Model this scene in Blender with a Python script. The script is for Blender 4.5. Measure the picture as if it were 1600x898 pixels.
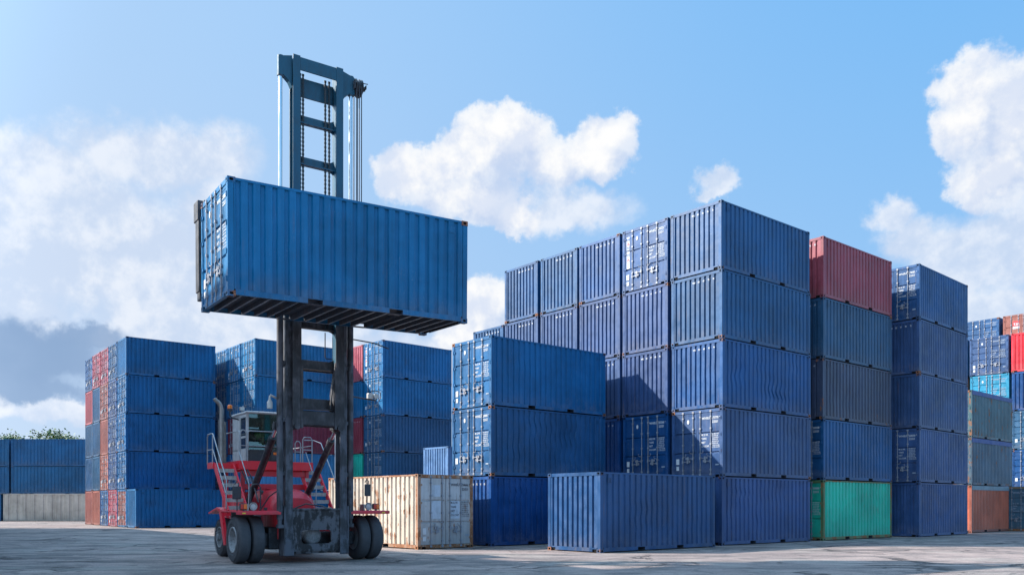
import bpy, bmesh, math, random
from math import sin, cos, pi, radians as R
from mathutils import Vector, Matrix
for o in list(bpy.data.objects): bpy.data.objects.remove(o)
S = bpy.context.scene
COL = S.collection
L, W, H = 6.058, 2.438, 2.591

# ------------------------------------------------------------------ camera
cam = bpy.data.cameras.new('camera'); co = bpy.data.objects.new('camera', cam); COL.objects.link(co)
co.location = (0, 0, 1.527); co.rotation_euler = (R(90), 0, 0)
cam.sensor_width = 36; cam.lens = 36*1336.3/1600; cam.shift_y = (788.36-449)/1600
cam.clip_start = .1; cam.clip_end = 6000
S.camera = co
S.render.resolution_x = 1024; S.render.resolution_y = 574

# ------------------------------------------------------------------ sun and sky
SUN_TRAVEL = Vector((1.326, -0.094, -0.87)).normalized()
EL = math.asin(-SUN_TRAVEL.z); to_sun = -SUN_TRAVEL
sl = bpy.data.lights.new('sun', 'SUN'); so = bpy.data.objects.new('sun', sl); COL.objects.link(so)
sl.energy = 4.8; sl.angle = R(.53); sl.color = (1, .93, .84)
so.rotation_euler = SUN_TRAVEL.to_track_quat('-Z', 'Y').to_euler(); so.location = (-30, 5, 30)
S.view_settings.view_transform = 'Standard'; S.view_settings.look = 'None'
S.view_settings.exposure = .95; S.view_settings.gamma = 1; S.view_settings.use_curve_mapping = False

class NT:
    def __init__(s, tree): s.t = tree; s.n = tree.nodes; s.l = tree.links
    def new(s, kind, **kw):
        n = s.n.new(kind)
        for k, v in kw.items():
            if hasattr(n, k): setattr(n, k, v)
        return n
    def put(s, sock, v):
        if v is None: return
        if hasattr(v, 'is_output'): s.l.new(v, sock)
        else: sock.default_value = v
    def math(s, op, a, b=None, c=None, clamp=False):
        n = s.n.new('ShaderNodeMath'); n.operation = op; n.use_clamp = clamp
        s.put(n.inputs[0], a); s.put(n.inputs[1], b)
        if c is not None: s.put(n.inputs[2], c)
        return n.outputs[0]
    def vm(s, op, a, b=None):
        n = s.n.new('ShaderNodeVectorMath'); n.operation = op
        s.put(n.inputs[0], a)
        if b is not None: s.put(n.inputs[1], b)
        return n.outputs['Value'] if op in ('LENGTH', 'DOT_PRODUCT') else n.outputs[0]
    def rng(s, v, a, b, c=0., d=1., smooth=True):
        n = s.n.new('ShaderNodeMapRange'); n.clamp = True
        if smooth: n.interpolation_type = 'SMOOTHSTEP'
        s.put(n.inputs[0], v)
        for i, q in enumerate((a, b, c, d)): s.put(n.inputs[i+1], q)
        return n.outputs[0]
    def mix(s, f, a, b, mode='MIX'):
        n = s.n.new('ShaderNodeMix'); n.data_type = 'RGBA'; n.blend_type = mode
        s.put(n.inputs[0], f); s.put(n.inputs[6], a); s.put(n.inputs[7], b)
        return n.outputs[2]
    def noise(s, vec, scale, detail=4, rough=.55, dist=0.):
        n = s.n.new('ShaderNodeTexNoise'); s.put(n.inputs['Vector'], vec)
        n.inputs['Scale'].default_value = scale; n.inputs['Detail'].default_value = detail
        n.inputs['Roughness'].default_value = rough; n.inputs['Distortion'].default_value = dist
        return n.outputs['Fac']
    def comb(s, x, y, z):
        n = s.n.new('ShaderNodeCombineXYZ')
        for i, v in enumerate((x, y, z)): s.put(n.inputs[i], v)
        return n.outputs[0]
    def sep(s, v):
        n = s.n.new('ShaderNodeSeparateXYZ'); s.put(n.inputs[0], v); return n.outputs

def rgb(r, g, b): # linear from 0-255 sRGB
    f = lambda c: ((c/255+.055)/1.055)**2.4 if c > 10 else c/255/12.92
    return (f(r), f(g), f(b), 1)

SKY_K = .085
def build_world():
    w = bpy.data.worlds.new('World'); S.world = w; w.use_nodes = True
    T = NT(w.node_tree); T.n.clear()
    sky = T.new('ShaderNodeTexSky'); sky.sky_type = 'NISHITA'; sky.sun_disc = False
    sky.sun_elevation = EL; sky.sun_rotation = math.atan2(to_sun.x, to_sun.y)
    sky.air_density = 1.0; sky.dust_density = 1.2; sky.ozone_density = 1.6
    d = T.new('ShaderNodeTexCoord').outputs['Generated']
    x, y, z = T.sep(d)[0:3]
    az = T.math('ARCTAN2', x, y); el = T.math('ARCSINE', z)
    p = T.comb(az, el, 0.)
    # domain warp for billowy outlines
    wn = T.new('ShaderNodeTexNoise'); T.put(wn.inputs['Vector'], d); wn.inputs['Scale'].default_value = 9
    wn.inputs['Detail'].default_value = 6; wn.inputs['Roughness'].default_value = .62
    warp = T.vm('SUBTRACT', wn.outputs['Color'], (.5, .5, .5))
    wn2 = T.new('ShaderNodeTexNoise'); T.put(wn2.inputs['Vector'], d); wn2.inputs['Scale'].default_value = 34
    wn2.inputs['Detail'].default_value = 5; wn2.inputs['Roughness'].default_value = .6
    warp2 = T.vm('SUBTRACT', wn2.outputs['Color'], (.5, .5, .5))
    pw = T.vm('ADD', p, T.vm('MULTIPLY', warp, (.065, .055, 0)))
    pw = T.vm('ADD', pw, T.vm('MULTIPLY', warp2, (.04, .036, 0)))
    def blobs(lst, vec):
        acc = None
        for (px, py, rx, ry) in lst:
            a = math.atan((px-800)/1336); e = math.atan((788-py)/1336*cos(a))
            v = T.vm('MULTIPLY', T.vm('SUBTRACT', vec, (a, e, 0)), (1336/rx/cos(a)**2*.9, 1336/ry, 0))
            q = T.math('SUBTRACT', 1., T.vm('LENGTH', v))
            if acc is None: acc = q
            else: acc = T.math('SMOOTH_MAX', acc, q, .25)
        return acc
    sharp = [(800, 225, 75, 62), (745, 232, 60, 55), (690, 262, 62, 52), (640, 278, 60, 62), (855, 262, 75, 45), (720, 308, 120, 50),
             (948, 208, 62, 54), (925, 250, 60, 40), (800, 335, 60, 36), (1525, 150, 70, 72), (1505, 205, 66, 60), (1585, 190, 80, 100),
             (1560, 270, 90, 50) , (752, 485, 62, 60), (735, 520, 60, 40)]
    soft = [(300, 238, 125, 58), (200, 245, 150, 55), (60, 262, 150, 48), (330, 330, 90, 60), (90, 400, 230, 110), (230, 400, 210, 130), (100, 320, 200, 80),
            (300, 500, 230, 80), (30, 470, 160, 50), (90, 640, 170, 22), (1385, 340, 46, 30), (1430, 375, 80, 40), (1500, 400, 120, 70),
            (1580, 380, 110, 80), (1560, 480, 120, 60), (1470, 460, 100, 40), (640, 560, 200, 60), (420, 540, 100, 40), (880, 330, 110, 40),
            (1126, 282, 34, 24), (1110, 296, 20, 12), (-300, 300, 260, 150), (1900, 300, 220, 150), (2300, 500, 260, 120)]
    dark = [(50, 548, 150, 56), (130, 520, 70, 28), (-80, 570, 160, 60), (0, 600, 200, 25)]
    n1 = T.noise(d, 14, 8, .6); n2 = T.noise(d, 5, 5, .55)
    n3 = T.noise(d, 42, 6, .62)
    bs = blobs(sharp, pw)
    bsh = blobs(sharp, T.vm('ADD', pw, (-.016, .022, 0)))
    sd = T.math('ADD', bs, T.math('ADD', T.math('MULTIPLY', T.math('SUBTRACT', n1, .5), .55), T.math('MULTIPLY', T.math('SUBTRACT', n3, .5), .42)))
    ms = T.math('MULTIPLY', T.rng(sd, .08, .32), T.rng(sd, -.1, .7, .72, 1.0))
    under = T.rng(T.math('SUBTRACT', bsh, bs), -.30, .34)     # 0 on the sunward edge, 1 on the shaded underside
    sb = T.math('ADD', blobs(soft, pw), T.math('ADD', T.math('MULTIPLY', T.math('SUBTRACT', n1, .5), .5), T.math('MULTIPLY', T.math('SUBTRACT', n2, .5), .9)))
    mf = T.math('MULTIPLY', T.rng(sb, .0, .55), .86)
    md = T.math('MULTIPLY', T.rng(T.math('ADD', blobs(dark, pw), T.math('MULTIPLY', T.math('SUBTRACT', n1, .5), .34)), -.02, .46), .80)
    # cloud light and shade: body lit from above left, softened by noise sampled off to one side
    n1b = T.noise(T.vm('ADD', d, (-.012, 0, .016)), 14, 8, .6)
    lit = T.rng(T.math('ADD', T.math('MULTIPLY', T.math('SUBTRACT', n1, n1b), 3.0), T.math('MULTIPLY', n2, .9)), .1, .85)
    cw = T.mix(lit, rgb(222, 231, 248), rgb(255, 255, 255))
    cw = T.mix(T.math('MULTIPLY', under, .75), cw, T.mix(lit, rgb(192, 210, 240), rgb(226, 235, 250)))
    cs = T.mix(lit, rgb(208, 222, 244), rgb(240, 245, 254))
    cd = T.mix(T.rng(n2, .3, .7), rgb(128, 158, 198), rgb(158, 184, 218))
    skyc = T.vm('MULTIPLY', sky.outputs[0], (SKY_K,)*3)
    # calibrated tint of the clear air: the photograph's sky is bluer and lighter than the model's
    hz = T.rng(el, .0, .62)
    side = T.rng(az, -.6, .6)
    tgt = T.mix(side, T.mix(hz, rgb(192, 214, 243), rgb(176, 214, 253)), T.mix(hz, rgb(160, 204, 247), rgb(120, 189, 250)))
    ex = 2**-S.view_settings.exposure
    tgt = T.vm('MULTIPLY', tgt, (ex,)*3)
    clear = T.mix(.93, skyc, tgt)
    c = T.mix(mf, clear, T.vm('MULTIPLY', cs, (ex,)*3))
    c = T.mix(md, c, T.vm('MULTIPLY', cd, (ex,)*3))
    c = T.mix(ms, c, T.vm('MULTIPLY', cw, (ex,)*3))
    # the sky overhead, around the sun and behind the photographer: gain added to lift the shade, brighter than the part in view
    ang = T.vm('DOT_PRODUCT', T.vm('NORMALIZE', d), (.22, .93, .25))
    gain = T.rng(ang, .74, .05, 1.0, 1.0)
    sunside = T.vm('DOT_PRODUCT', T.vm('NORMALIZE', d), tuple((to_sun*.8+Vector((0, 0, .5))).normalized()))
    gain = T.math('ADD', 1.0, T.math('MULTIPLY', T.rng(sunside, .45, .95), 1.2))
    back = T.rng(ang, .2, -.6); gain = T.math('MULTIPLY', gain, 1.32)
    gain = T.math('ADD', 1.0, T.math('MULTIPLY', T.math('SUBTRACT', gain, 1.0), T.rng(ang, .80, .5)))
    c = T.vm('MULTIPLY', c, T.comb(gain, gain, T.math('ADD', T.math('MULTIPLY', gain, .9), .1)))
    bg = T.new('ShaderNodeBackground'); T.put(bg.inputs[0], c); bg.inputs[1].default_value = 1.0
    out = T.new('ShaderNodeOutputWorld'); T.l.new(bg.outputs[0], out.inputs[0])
build_world()

# ------------------------------------------------------------------ materials
MATS = {}
def pmat(name, color, rough=.5, metal=0, dirt=.25, dirtcol=(.12, .11, .10, 1), scale=2.2, bump=.0, spec=.5, lo=.42, hi=.66):
    m = bpy.data.materials.new(name); m.use_nodes = True; T = NT(m.node_tree)
    b = T.n['Principled BSDF']
    oc = T.new('ShaderNodeTexCoord').outputs['Object']; oi = T.new('ShaderNodeObjectInfo')
    v = T.vm('ADD', oc, T.vm('MULTIPLY', oi.outputs['Random'], (37., 17., 53.)))
    n = T.noise(v, scale, 6, .62)
    n2 = T.noise(T.vm('MULTIPLY', v, (1, 1, .25)), scale*5, 5, .6)
    f = T.math('MULTIPLY', T.rng(T.math('ADD', T.math('MULTIPLY', n, .6), T.math('MULTIPLY', n2, .4)), lo, hi), dirt)
    c = T.mix(f, (*color[:3], 1), dirtcol)
    T.put(b.inputs['Base Color'], c)
    T.put(b.inputs['Roughness'], T.rng(n2, .3, .7, max(0, rough-.1), min(1, rough+.15)))
    b.inputs['Metallic'].default_value = metal; b.inputs['Specular IOR Level'].default_value = spec
    if bump:
        bp = T.new('ShaderNodeBump'); bp.inputs['Strength'].default_value = bump; bp.inputs['Distance'].default_value = .02
        T.put(bp.inputs['Height'], n2); T.l.new(bp.outputs[0], b.inputs['Normal'])
    MATS[name] = m
    return m

def container_paint():
    m = bpy.data.materials.new('container_paint'); m.use_nodes = True; T = NT(m.node_tree); b = T.n['Principled BSDF']
    oc = T.new('ShaderNodeTexCoord').outputs['Object']; oi = T.new('ShaderNodeObjectInfo')
    r = oi.outputs['Random']; col = oi.outputs['Color']; rust = oi.outputs['Alpha']
    v = T.vm('ADD', oc, T.vm('MULTIPLY', T.comb(r, r, r), (91., 47., 63.)))
    big = T.noise(v, .45, 4, .55); mid = T.noise(v, 2.6, 6, .65)
    streak = T.noise(T.vm('MULTIPLY', v, (9, 9, .35)), 1.0, 4, .6)
    fine = T.noise(v, 26, 4, .7)
    # weathering: chalky fade patches, vertical rain streaks, dirt
    val = T.math('ADD', T.math('MULTIPLY', T.rng(big, .3, .7), .42), T.math('MULTIPLY', T.rng(streak, .3, .7), .20))
    val = T.math('ADD', val, T.math('MULTIPLY', T.rng(mid, .3, .75), .20)); val = T.math('ADD', val, .62)
    c = T.vm('MULTIPLY', col, T.comb(val, val, val))
    chalk = T.math('MULTIPLY', T.rng(T.math('ADD', T.math('MULTIPLY', mid, .5), T.math('MULTIPLY', streak, .5)), .48, .72), .06)
    c = T.mix(chalk, c, (.20, .26, .36, 1))
    z = T.sep(oc)[2]
    low = T.math('MULTIPLY', T.rng(z, .75, .1), T.math('MULTIPLY', T.rng(mid, .35, .65), .28))
    c = T.mix(low, c, (.16, .13, .11, 1))
    # rust
    rn = T.math('ADD', T.math('MULTIPLY', mid, .55), T.math('MULTIPLY', streak, .45))
    thr = T.math('SUBTRACT', .80, T.math('MULTIPLY', rust, .42))
    rm = T.rng(T.math('SUBTRACT', rn, thr), -.02, .05)
    rc = T.mix(T.rng(fine, .35, .65), (.13, .045, .02, 1), (.38, .15, .055, 1))
    c = T.mix(T.math('MULTIPLY', rm, .9), c, rc)
    weep = T.math('MULTIPLY', T.rng(T.noise(T.vm('MULTIPLY', v, (14, 14, .5)), 1.0, 3, .5), .60, .68), T.math('MULTIPLY', T.rng(T.noise(T.vm('ADD', v, (5, 9, 2)), 1.1, 3), .50, .62), T.math('ADD', .15, rust)))
    c = T.mix(T.math('MULTIPLY', weep, .7), c, (.16, .085, .05, 1))
    # small pale scuffs and scratches
    vo = T.new('ShaderNodeTexVoronoi'); T.put(vo.inputs['Vector'], T.vm('MULTIPLY', T.vm('ADD', v, T.vm('MULTIPLY', T.comb(mid, fine, mid), (.5, .5, .5))), (3.1, 3.1, 2.3)))
    sc = T.math('MULTIPLY', T.rng(vo.outputs['Distance'], .12, .06), T.rng(T.noise(v, .8, 2), .50, .54))
    c = T.mix(T.math('MULTIPLY', sc, .75), c, (.62, .64, .66, 1))
    T.put(b.inputs['Base Color'], c)
    T.put(b.inputs['Roughness'], T.rng(T.math('ADD', mid, T.math('MULTIPLY', rm, .4)), .3, .9, .36, .72))
    b.inputs['Specular IOR Level'].default_value = .35
    bp = T.new('ShaderNodeBump'); bp.inputs['Strength'].default_value = .35; bp.inputs['Distance'].default_value = .03
    T.put(bp.inputs['Height'], T.math('ADD', T.noise(v, 1.6, 3, .5), T.math('MULTIPLY', fine, .05)))
    T.l.new(bp.outputs[0], b.inputs['Normal'])
    MATS['paint'] = m
container_paint()
pmat('hole', (.006, .006, .008), .9, dirt=0)
pmat('under', (.035, .05, .075), .7, dirt=.5, dirtcol=(.09, .06, .05, 1))
pmat('beam', (.10, .14, .19), .5, dirt=.5, dirtcol=(.10, .07, .05, 1))  # paler than the webs: light along the crossmember flanges put into the colour
pmat('rod', (.28, .31, .36), .5, .25, dirt=.45, dirtcol=(.14, .07, .04, 1), scale=5)
pmat('gasket', (.012, .013, .016), .8, dirt=.2)
pmat('white', (.56, .59, .62), .6, dirt=.35, dirtcol=(.30, .32, .36, 1), scale=6)
pmat('white_dim', (.30, .36, .44), .6, dirt=.4, dirtcol=(.12, .16, .22, 1), scale=6)
pmat('dark_mark', (.05, .05, .07), .6, dirt=.3)
pmat('red_mark', (.60, .03, .04), .6, dirt=.2)
pmat('blue_mark', (.03, .12, .40), .6, dirt=.2)
pmat('yellow_mark', (.75, .48, .04), .6, dirt=.2)
pmat('tarp', (.03, .07, .24), .55, dirt=.4, dirtcol=(.16, .18, .25, 1))
pmat('tarp_grey', (.20, .26, .30), .6, dirt=.4)
pmat('red', (.64, .022, .042), .38, dirt=.5, dirtcol=(.26, .075, .075, 1), scale=1.8)
pmat('red_clean', (.80, .016, .035), .35, dirt=.18, dirtcol=(.30, .05, .05, 1))
pmat('mast_blue', (.010, .075, .125), .42, dirt=.35, dirtcol=(.03, .045, .055, 1), bump=.1)
pmat('mast_grey', (.075, .082, .105), .5, dirt=.95, dirtcol=(.022, .024, .030, 1), lo=.45, hi=.56, scale=1.8, bump=.2)
pmat('mast_black', (.014, .015, .020), .5, dirt=.85, dirtcol=(.10, .10, .115, 1), scale=2.4, bump=.25)
pmat('plate_grey', (.085, .088, .105), .5, dirt=1., dirtcol=(.010, .010, .013, 1), scale=2.3, bump=.2, lo=.46, hi=.54)
pmat('grease', (.010, .010, .012), .35, dirt=.3)
pmat('rubber', (.058, .059, .066), .78, dirt=.7, dirtcol=(.085, .085, .095, 1), scale=5, bump=.35, spec=.3)
pmat('rim', (.26, .265, .28), .5, dirt=.55, dirtcol=(.05, .045, .04, 1), scale=6)
pmat('chrome', (.75, .77, .80), .14, 1., dirt=.1)
pmat('steel', (.33, .32, .31), .4, .6, dirt=.4, dirtcol=(.14, .12, .10, 1), scale=5)
pmat('rail', (.36, .36, .38), .38, .5, dirt=.35, scale=6)
pmat('grating', (.46, .42, .39), .6, .2, dirt=.5, dirtcol=(.12, .10, .09, 1), scale=7)
pmat('cab_grey', (.50, .50, .51), .45, dirt=.4, dirtcol=(.16, .15, .15, 1), scale=3)
pmat('cab_dark', (.028, .032, .042), .5, dirt=.4)
pmat('cab_inside', (.06, .065, .07), .7, dirt=.2)
pmat('orange_lens', (.85, .18, .02), .25, dirt=.1)
pmat('red_lens', (.50, .03, .015), .22, dirt=.1)
pmat('lamp_lens', (.50, .50, .49), .12, dirt=.2)
pmat('bark', (.10, .075, .05), .9, dirt=.5)
pmat('concrete', (.30, .29, .27), .9, dirt=.5)
pmat('skin', (.36, .20, .13), .6, dirt=.0); pmat('vest', (.22, .52, .08), .7, dirt=.1); pmat('cloth', (.05, .055, .07), .8, dirt=.1)
pmat('hair', (.012, .010, .009), .6, dirt=0)
def glass_mat():
    m = bpy.data.materials.new('cab_glass'); m.use_nodes = True; T = NT(m.node_tree); T.n.clear()
    t = T.new('ShaderNodeBsdfTransparent'); t.inputs[0].default_value = (.42, .62, .60, 1)
    g = T.new('ShaderNodeBsdfGlossy'); g.inputs['Roughness'].default_value = .03; g.inputs[0].default_value = (.8, .95, .95, 1)
    fr = T.new('ShaderNodeFresnel'); fr.inputs[0].default_value = 1.55
    mx = T.new('ShaderNodeMixShader'); T.put(mx.inputs[0], T.math('ADD', T.math('MULTIPLY', fr.outputs[0], 1.5), .06, clamp=True))
    T.l.new(t.outputs[0], mx.inputs[1]); T.l.new(g.outputs[0], mx.inputs[2])
    o = T.new('ShaderNodeOutputMaterial'); T.l.new(mx.outputs[0], o.inputs[0]); MATS['glass'] = m
glass_mat()
def leaf_mat():
    m = bpy.data.materials.new('leaf'); m.use_nodes = True; T = NT(m.node_tree); b = T.n['Principled BSDF']
    oc = T.new('ShaderNodeTexCoord').outputs['Object']
    c = T.mix(T.rng(T.noise(oc, 1.2, 4), .35, .65), (.045, .085, .018, 1), (.11, .16, .035, 1))
    T.put(b.inputs['Base Color'], c); b.inputs['Roughness'].default_value = .6; MATS['leaf'] = m
leaf_mat()
def ground_mat():
    m = bpy.data.materials.new('asphalt_yard'); m.use_nodes = True; T = NT(m.node_tree); b = T.n['Principled BSDF']
    g = T.new('ShaderNodeNewGeometry').outputs['Position']
    a = T.noise(g, .09, 5, .6); bb = T.noise(g, .7, 6, .6, .6); f = T.noise(g, 18, 4, .7); ff = T.noise(g, 70, 3, .7)
    st = T.noise(T.vm('MULTIPLY', T.vm('ADD', g, T.vm('MULTIPLY', T.comb(bb, bb, 0.), (1.5, 1.5, 0))), (.18, .9, 1)), 1.0, 5, .6)
    c = T.mix(T.rng(a, .35, .65), (.262, .205, .190, 1), (.385, .295, .262, 1))
    c = T.mix(T.math('MULTIPLY', T.rng(bb, .42, .64), .7), c, (.165, .138, .130, 1))
    c = T.mix(T.math('MULTIPLY', T.rng(st, .49, .60), .6), c, (.095, .088, .086, 1))
    c = T.mix(T.math('MULTIPLY', T.rng(T.noise(T.vm('ADD', g, (31, 7, 0)), .35, 5, .6), .52, .62), .35), c, (.36, .32, .28, 1))
    fv = T.rng(f, .3, .7, .70, 1.26); c = T.vm('MULTIPLY', c, T.comb(fv, fv, fv))
    fv = T.rng(ff, .3, .7, .62, 1.34); c = T.vm('MULTIPLY', c, T.comb(fv, fv, fv))
    # tyre marks: long thin dark bands
    tm = T.noise(T.vm('MULTIPLY', T.vm('ADD', g, T.vm('MULTIPLY', T.comb(0., a, 0.), (0, 18., 0))), (.03, 2.6, 1)), 1.0, 3, .5)
    c = T.mix(T.math('MULTIPLY', T.rng(tm, .57, .66), .5), c, (.07, .066, .066, 1))
    # cracks
    vo = T.new('ShaderNodeTexVoronoi'); vo.feature = 'DISTANCE_TO_EDGE'; vo.inputs['Scale'].default_value = .16
    T.put(vo.inputs['Vector'], T.vm('ADD', g, T.vm('MULTIPLY', T.comb(bb, f, 0.), (3.0, 1.2, 0))))
    cr = T.math('MULTIPLY', T.rng(vo.outputs['Distance'], .018, .006), T.rng(T.noise(g, .22, 3), .50, .56))
    vo2 = T.new('ShaderNodeTexVoronoi'); vo2.feature = 'DISTANCE_TO_EDGE'; vo2.inputs['Scale'].default_value = .9
    T.put(vo2.inputs['Vector'], T.vm('ADD', g, T.vm('MULTIPLY', T.comb(f, bb, 0.), (.7, .9, 0))))
    cr2 = T.math('MULTIPLY', T.rng(vo2.outputs['Distance'], .03, .01), T.rng(T.noise(T.vm('ADD', g, (9, 3, 0)), .3, 3), .55, .62))
    cr = T.math('MAXIMUM', cr, cr2)
    c = T.mix(T.math('MULTIPLY', cr, .8), c, (.03, .028, .03, 1))
    T.put(b.inputs['Base Color'], c); b.inputs['Roughness'].default_value = .85; b.inputs['Specular IOR Level'].default_value = .3
    bp = T.new('ShaderNodeBump'); bp.inputs['Strength'].default_value = .9; bp.inputs['Distance'].default_value = .03
    T.put(bp.inputs['Height'], T.math('SUBTRACT', T.math('ADD', T.math('MULTIPLY', f, .4), T.math('ADD', T.math('MULTIPLY', ff, .25), T.math('MULTIPLY', bb, 1.2))), cr))
    T.l.new(bp.outputs[0], b.inputs['Normal']); MATS['ground'] = m
ground_mat()

# ------------------------------------------------------------------ mesh helpers
class MB:
    def __init__(s): s.v = []; s.f = []; s.mi = []; s.sm = []; s.M = None
    def add(s, vs, fs, m=0, smooth=False):
        o = len(s.v); s.v += [tuple((s.M @ Vector(p)) if s.M else p) for p in vs]
        for f in fs: s.f.append([i+o for i in f]); s.mi.append(m); s.sm.append(smooth)
    def box(s, x0, x1, y0, y1, z0, z1, m=0, c=0.):
        x0, x1 = min(x0, x1), max(x0, x1); y0, y1 = min(y0, y1), max(y0, y1); z0, z1 = min(z0, z1), max(z0, z1)
        if c <= 0:
            s.add([(x0,y0,z0),(x1,y0,z0),(x1,y1,z0),(x0,y1,z0),(x0,y0,z1),(x1,y0,z1),(x1,y1,z1),(x0,y1,z1)],
                  [(0,3,2,1),(4,5,6,7),(0,1,5,4),(1,2,6,5),(2,3,7,6),(3,0,4,7)], m)
        else:
            c = min(c, (x1-x0)/2.2, (y1-y0)/2.2, (z1-z0)/2.2)
            bm = bmesh.new(); bmesh.ops.create_cube(bm, size=1)
            for v in bm.verts: v.co = Vector(((x0+x1)/2+v.co.x*(x1-x0), (y0+y1)/2+v.co.y*(y1-y0), (z0+z1)/2+v.co.z*(z1-z0)))
            bmesh.ops.bevel(bm, geom=bm.edges[:], offset=c, segments=2, affect='EDGES', profile=.5)
            s.bm(bm, m)
    def bm(s, bm, m=0, smooth=False):
        bm.verts.ensure_lookup_table(); bm.verts.index_update()
        s.add([v.co.copy() for v in bm.verts], [[v.index for v in f.verts] for f in bm.faces], m, smooth); bm.free()
    def obox(s, c, ax, ay, az, hx, hy, hz, m=0):  # oriented box
        c, ax, ay, az = Vector(c), Vector(ax).normalized(), Vector(ay).normalized(), Vector(az).normalized()
        P = [c+ax*hx*i+ay*hy*j+az*hz*k for k in (-1, 1) for (i, j) in ((-1,-1),(1,-1),(1,1),(-1,1))]
        s.add(P, [(0,3,2,1),(4,5,6,7),(0,1,5,4),(1,2,6,5),(2,3,7,6),(3,0,4,7)], m)
    def bar(s, p, q, w, t, m=0, side=(1, 0, 0)):
        p, q = Vector(p), Vector(q); d = (q-p).normalized(); sd = Vector(side); sd = (sd-d*sd.dot(d)).normalized(); n = d.cross(sd)
        s.obox((p+q)/2, d, sd, n, (q-p).length/2, w/2, t/2, m)
    def cyl(s, p, q, r, r2=None, n=16, m=0, cap=True, smooth=True):
        p, q = Vector(p), Vector(q); r2 = r if r2 is None else r2; d = (q-p).normalized()
        u = d.orthogonal().normalized(); w = d.cross(u)
        A = [p+(u*cos(2*pi*i/n)+w*sin(2*pi*i/n))*r for i in range(n)]; B = [q+(u*cos(2*pi*i/n)+w*sin(2*pi*i/n))*r2 for i in range(n)]
        s.add(A+B, [(i, (i+1) % n, n+(i+1) % n, n+i) for i in range(n)], m, smooth)
        if cap: s.add(A, [list(range(n))[::-1]], m); s.add(B, [list(range(n))], m)
    def tube(s, pts, r, n=8, m=0, rr=None):
        pts = [Vector(p) for p in pts]; rings = []; u = None
        for i, p in enumerate(pts):
            d = (pts[min(i+1, len(pts)-1)]-pts[max(i-1, 0)]).normalized()
            u = (d.orthogonal() if u is None else u-d*u.dot(d)).normalized(); w = d.cross(u); q = rr[i] if rr else r
            rings.append([p+(u*cos(2*pi*k/n)+w*sin(2*pi*k/n))*q for k in range(n)])
        V = [v for g in rings for v in g]
        F = [(i*n+k, i*n+(k+1) % n, (i+1)*n+(k+1) % n, (i+1)*n+k) for i in range(len(pts)-1) for k in range(n)]
        s.add(V, F, m, True); s.add(rings[0], [list(range(n))[::-1]], m); s.add(rings[-1], [list(range(n))], m)
    def lathe(s, prof, n=40, m=0, axis='X', c=(0, 0, 0), smooth=True):  # prof: (axial, radius)
        V = []
        for (a, r) in prof:
            for i in range(n):
                t = 2*pi*i/n
                V.append((c[0]+a, c[1]+r*cos(t), c[2]+r*sin(t)) if axis == 'X' else ((c[0]+r*cos(t), c[1]+r*sin(t), c[2]+a) if axis == 'Z' else (c[0]+r*cos(t), c[1]+a, c[2]+r*sin(t))))
        s.add(V, [(j*n+i, j*n+(i+1) % n, (j+1)*n+(i+1) % n, (j+1)*n+i) for j in range(len(prof)-1) for i in range(n)], m, smooth)
    def prism(s, poly, x0, x1, m=0, axis='X'):  # polygon in the other two axes, extruded
        def P(a, p): return (a, p[0], p[1]) if axis == 'X' else ((p[0], a, p[1]) if axis == 'Y' else (p[0], p[1], a))
        n = len(poly)
        s.add([P(x0, p) for p in poly]+[P(x1, p) for p in poly], [list(range(n))[::-1], [i+n for i in range(n)]]+[(i, (i+1) % n, n+(i+1) % n, n+i) for i in range(n)], m)
    def mesh(s, name, mats):
        me = bpy.data.meshes.new(name); me.from_pydata(s.v, [], s.f)
        for k in mats: me.materials.append(MATS[k] if isinstance(k, str) else k)
        me.polygons.foreach_set('material_index', s.mi); me.polygons.foreach_set('use_smooth', s.sm)
        bm = bmesh.new(); bm.from_mesh(me); bmesh.ops.recalc_face_normals(bm, faces=bm.faces[:]); bm.to_mesh(me); bm.free()
        me.update(); return me
    def build(s, name, mats, parent=None, color=None):
        if isinstance(mats, str): mats = [mats]
        return link(name, s.mesh(name, mats), parent, color)
def link(name, me, parent=None, color=None):
    o = bpy.data.objects.new(name, me); COL.objects.link(o)
    if parent: o.parent = parent
    if color: o.color = color
    return o
def empty(name, loc, rz=0, label=None, cat=None, group=None):
    o = bpy.data.objects.new(name, None); COL.objects.link(o); o.location = loc; o.rotation_euler = (0, 0, rz)
    o.empty_display_size = .3; tag(o, label, cat, group); return o
def tag(o, label=None, cat=None, group=None, kind=None):
    if label: o['label'] = label
    if cat: o['category'] = cat
    if group: o['group'] = group
    if kind: o['kind'] = kind
    return o

_txt = {}
def glyphs(s, bold=.02, align='LEFT'):
    k = (s, bold, align)
    if k not in _txt:
        cu = bpy.data.curves.new('t', 'FONT'); cu.body = s; cu.size = 1; cu.offset = bold; cu.align_x = align; cu.resolution_u = 2; cu.space_character = 1.08
        o = bpy.data.objects.new('t', cu); COL.objects.link(o)
        dg = bpy.context.evaluated_depsgraph_get(); e = o.evaluated_get(dg); me = e.to_mesh()
        _txt[k] = ([v.co.copy() for v in me.vertices], [list(p.vertices) for p in me.polygons])
        e.to_mesh_clear(); bpy.data.objects.remove(o); bpy.data.curves.remove(cu)
    return _txt[k]
def text(mb, s, org, ux, uz, size, m=0, bold=.02, sx=1., align='LEFT'):
    vs, fs = glyphs(s, bold, align); org, ux, uz = Vector(org), Vector(ux), Vector(uz)
    mb.add([org+ux*v.x*size*sx+uz*v.y*size for v in vs], fs, m)

# ------------------------------------------------------------------ ground
g = MB(); g.add([(-3000, -400, 0), (3000, -400, 0), (3000, 4000, 0), (-3000, 4000, 0)], [(0, 1, 2, 3)])
tag(g.build('ground', 'ground'), kind='structure')

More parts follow.
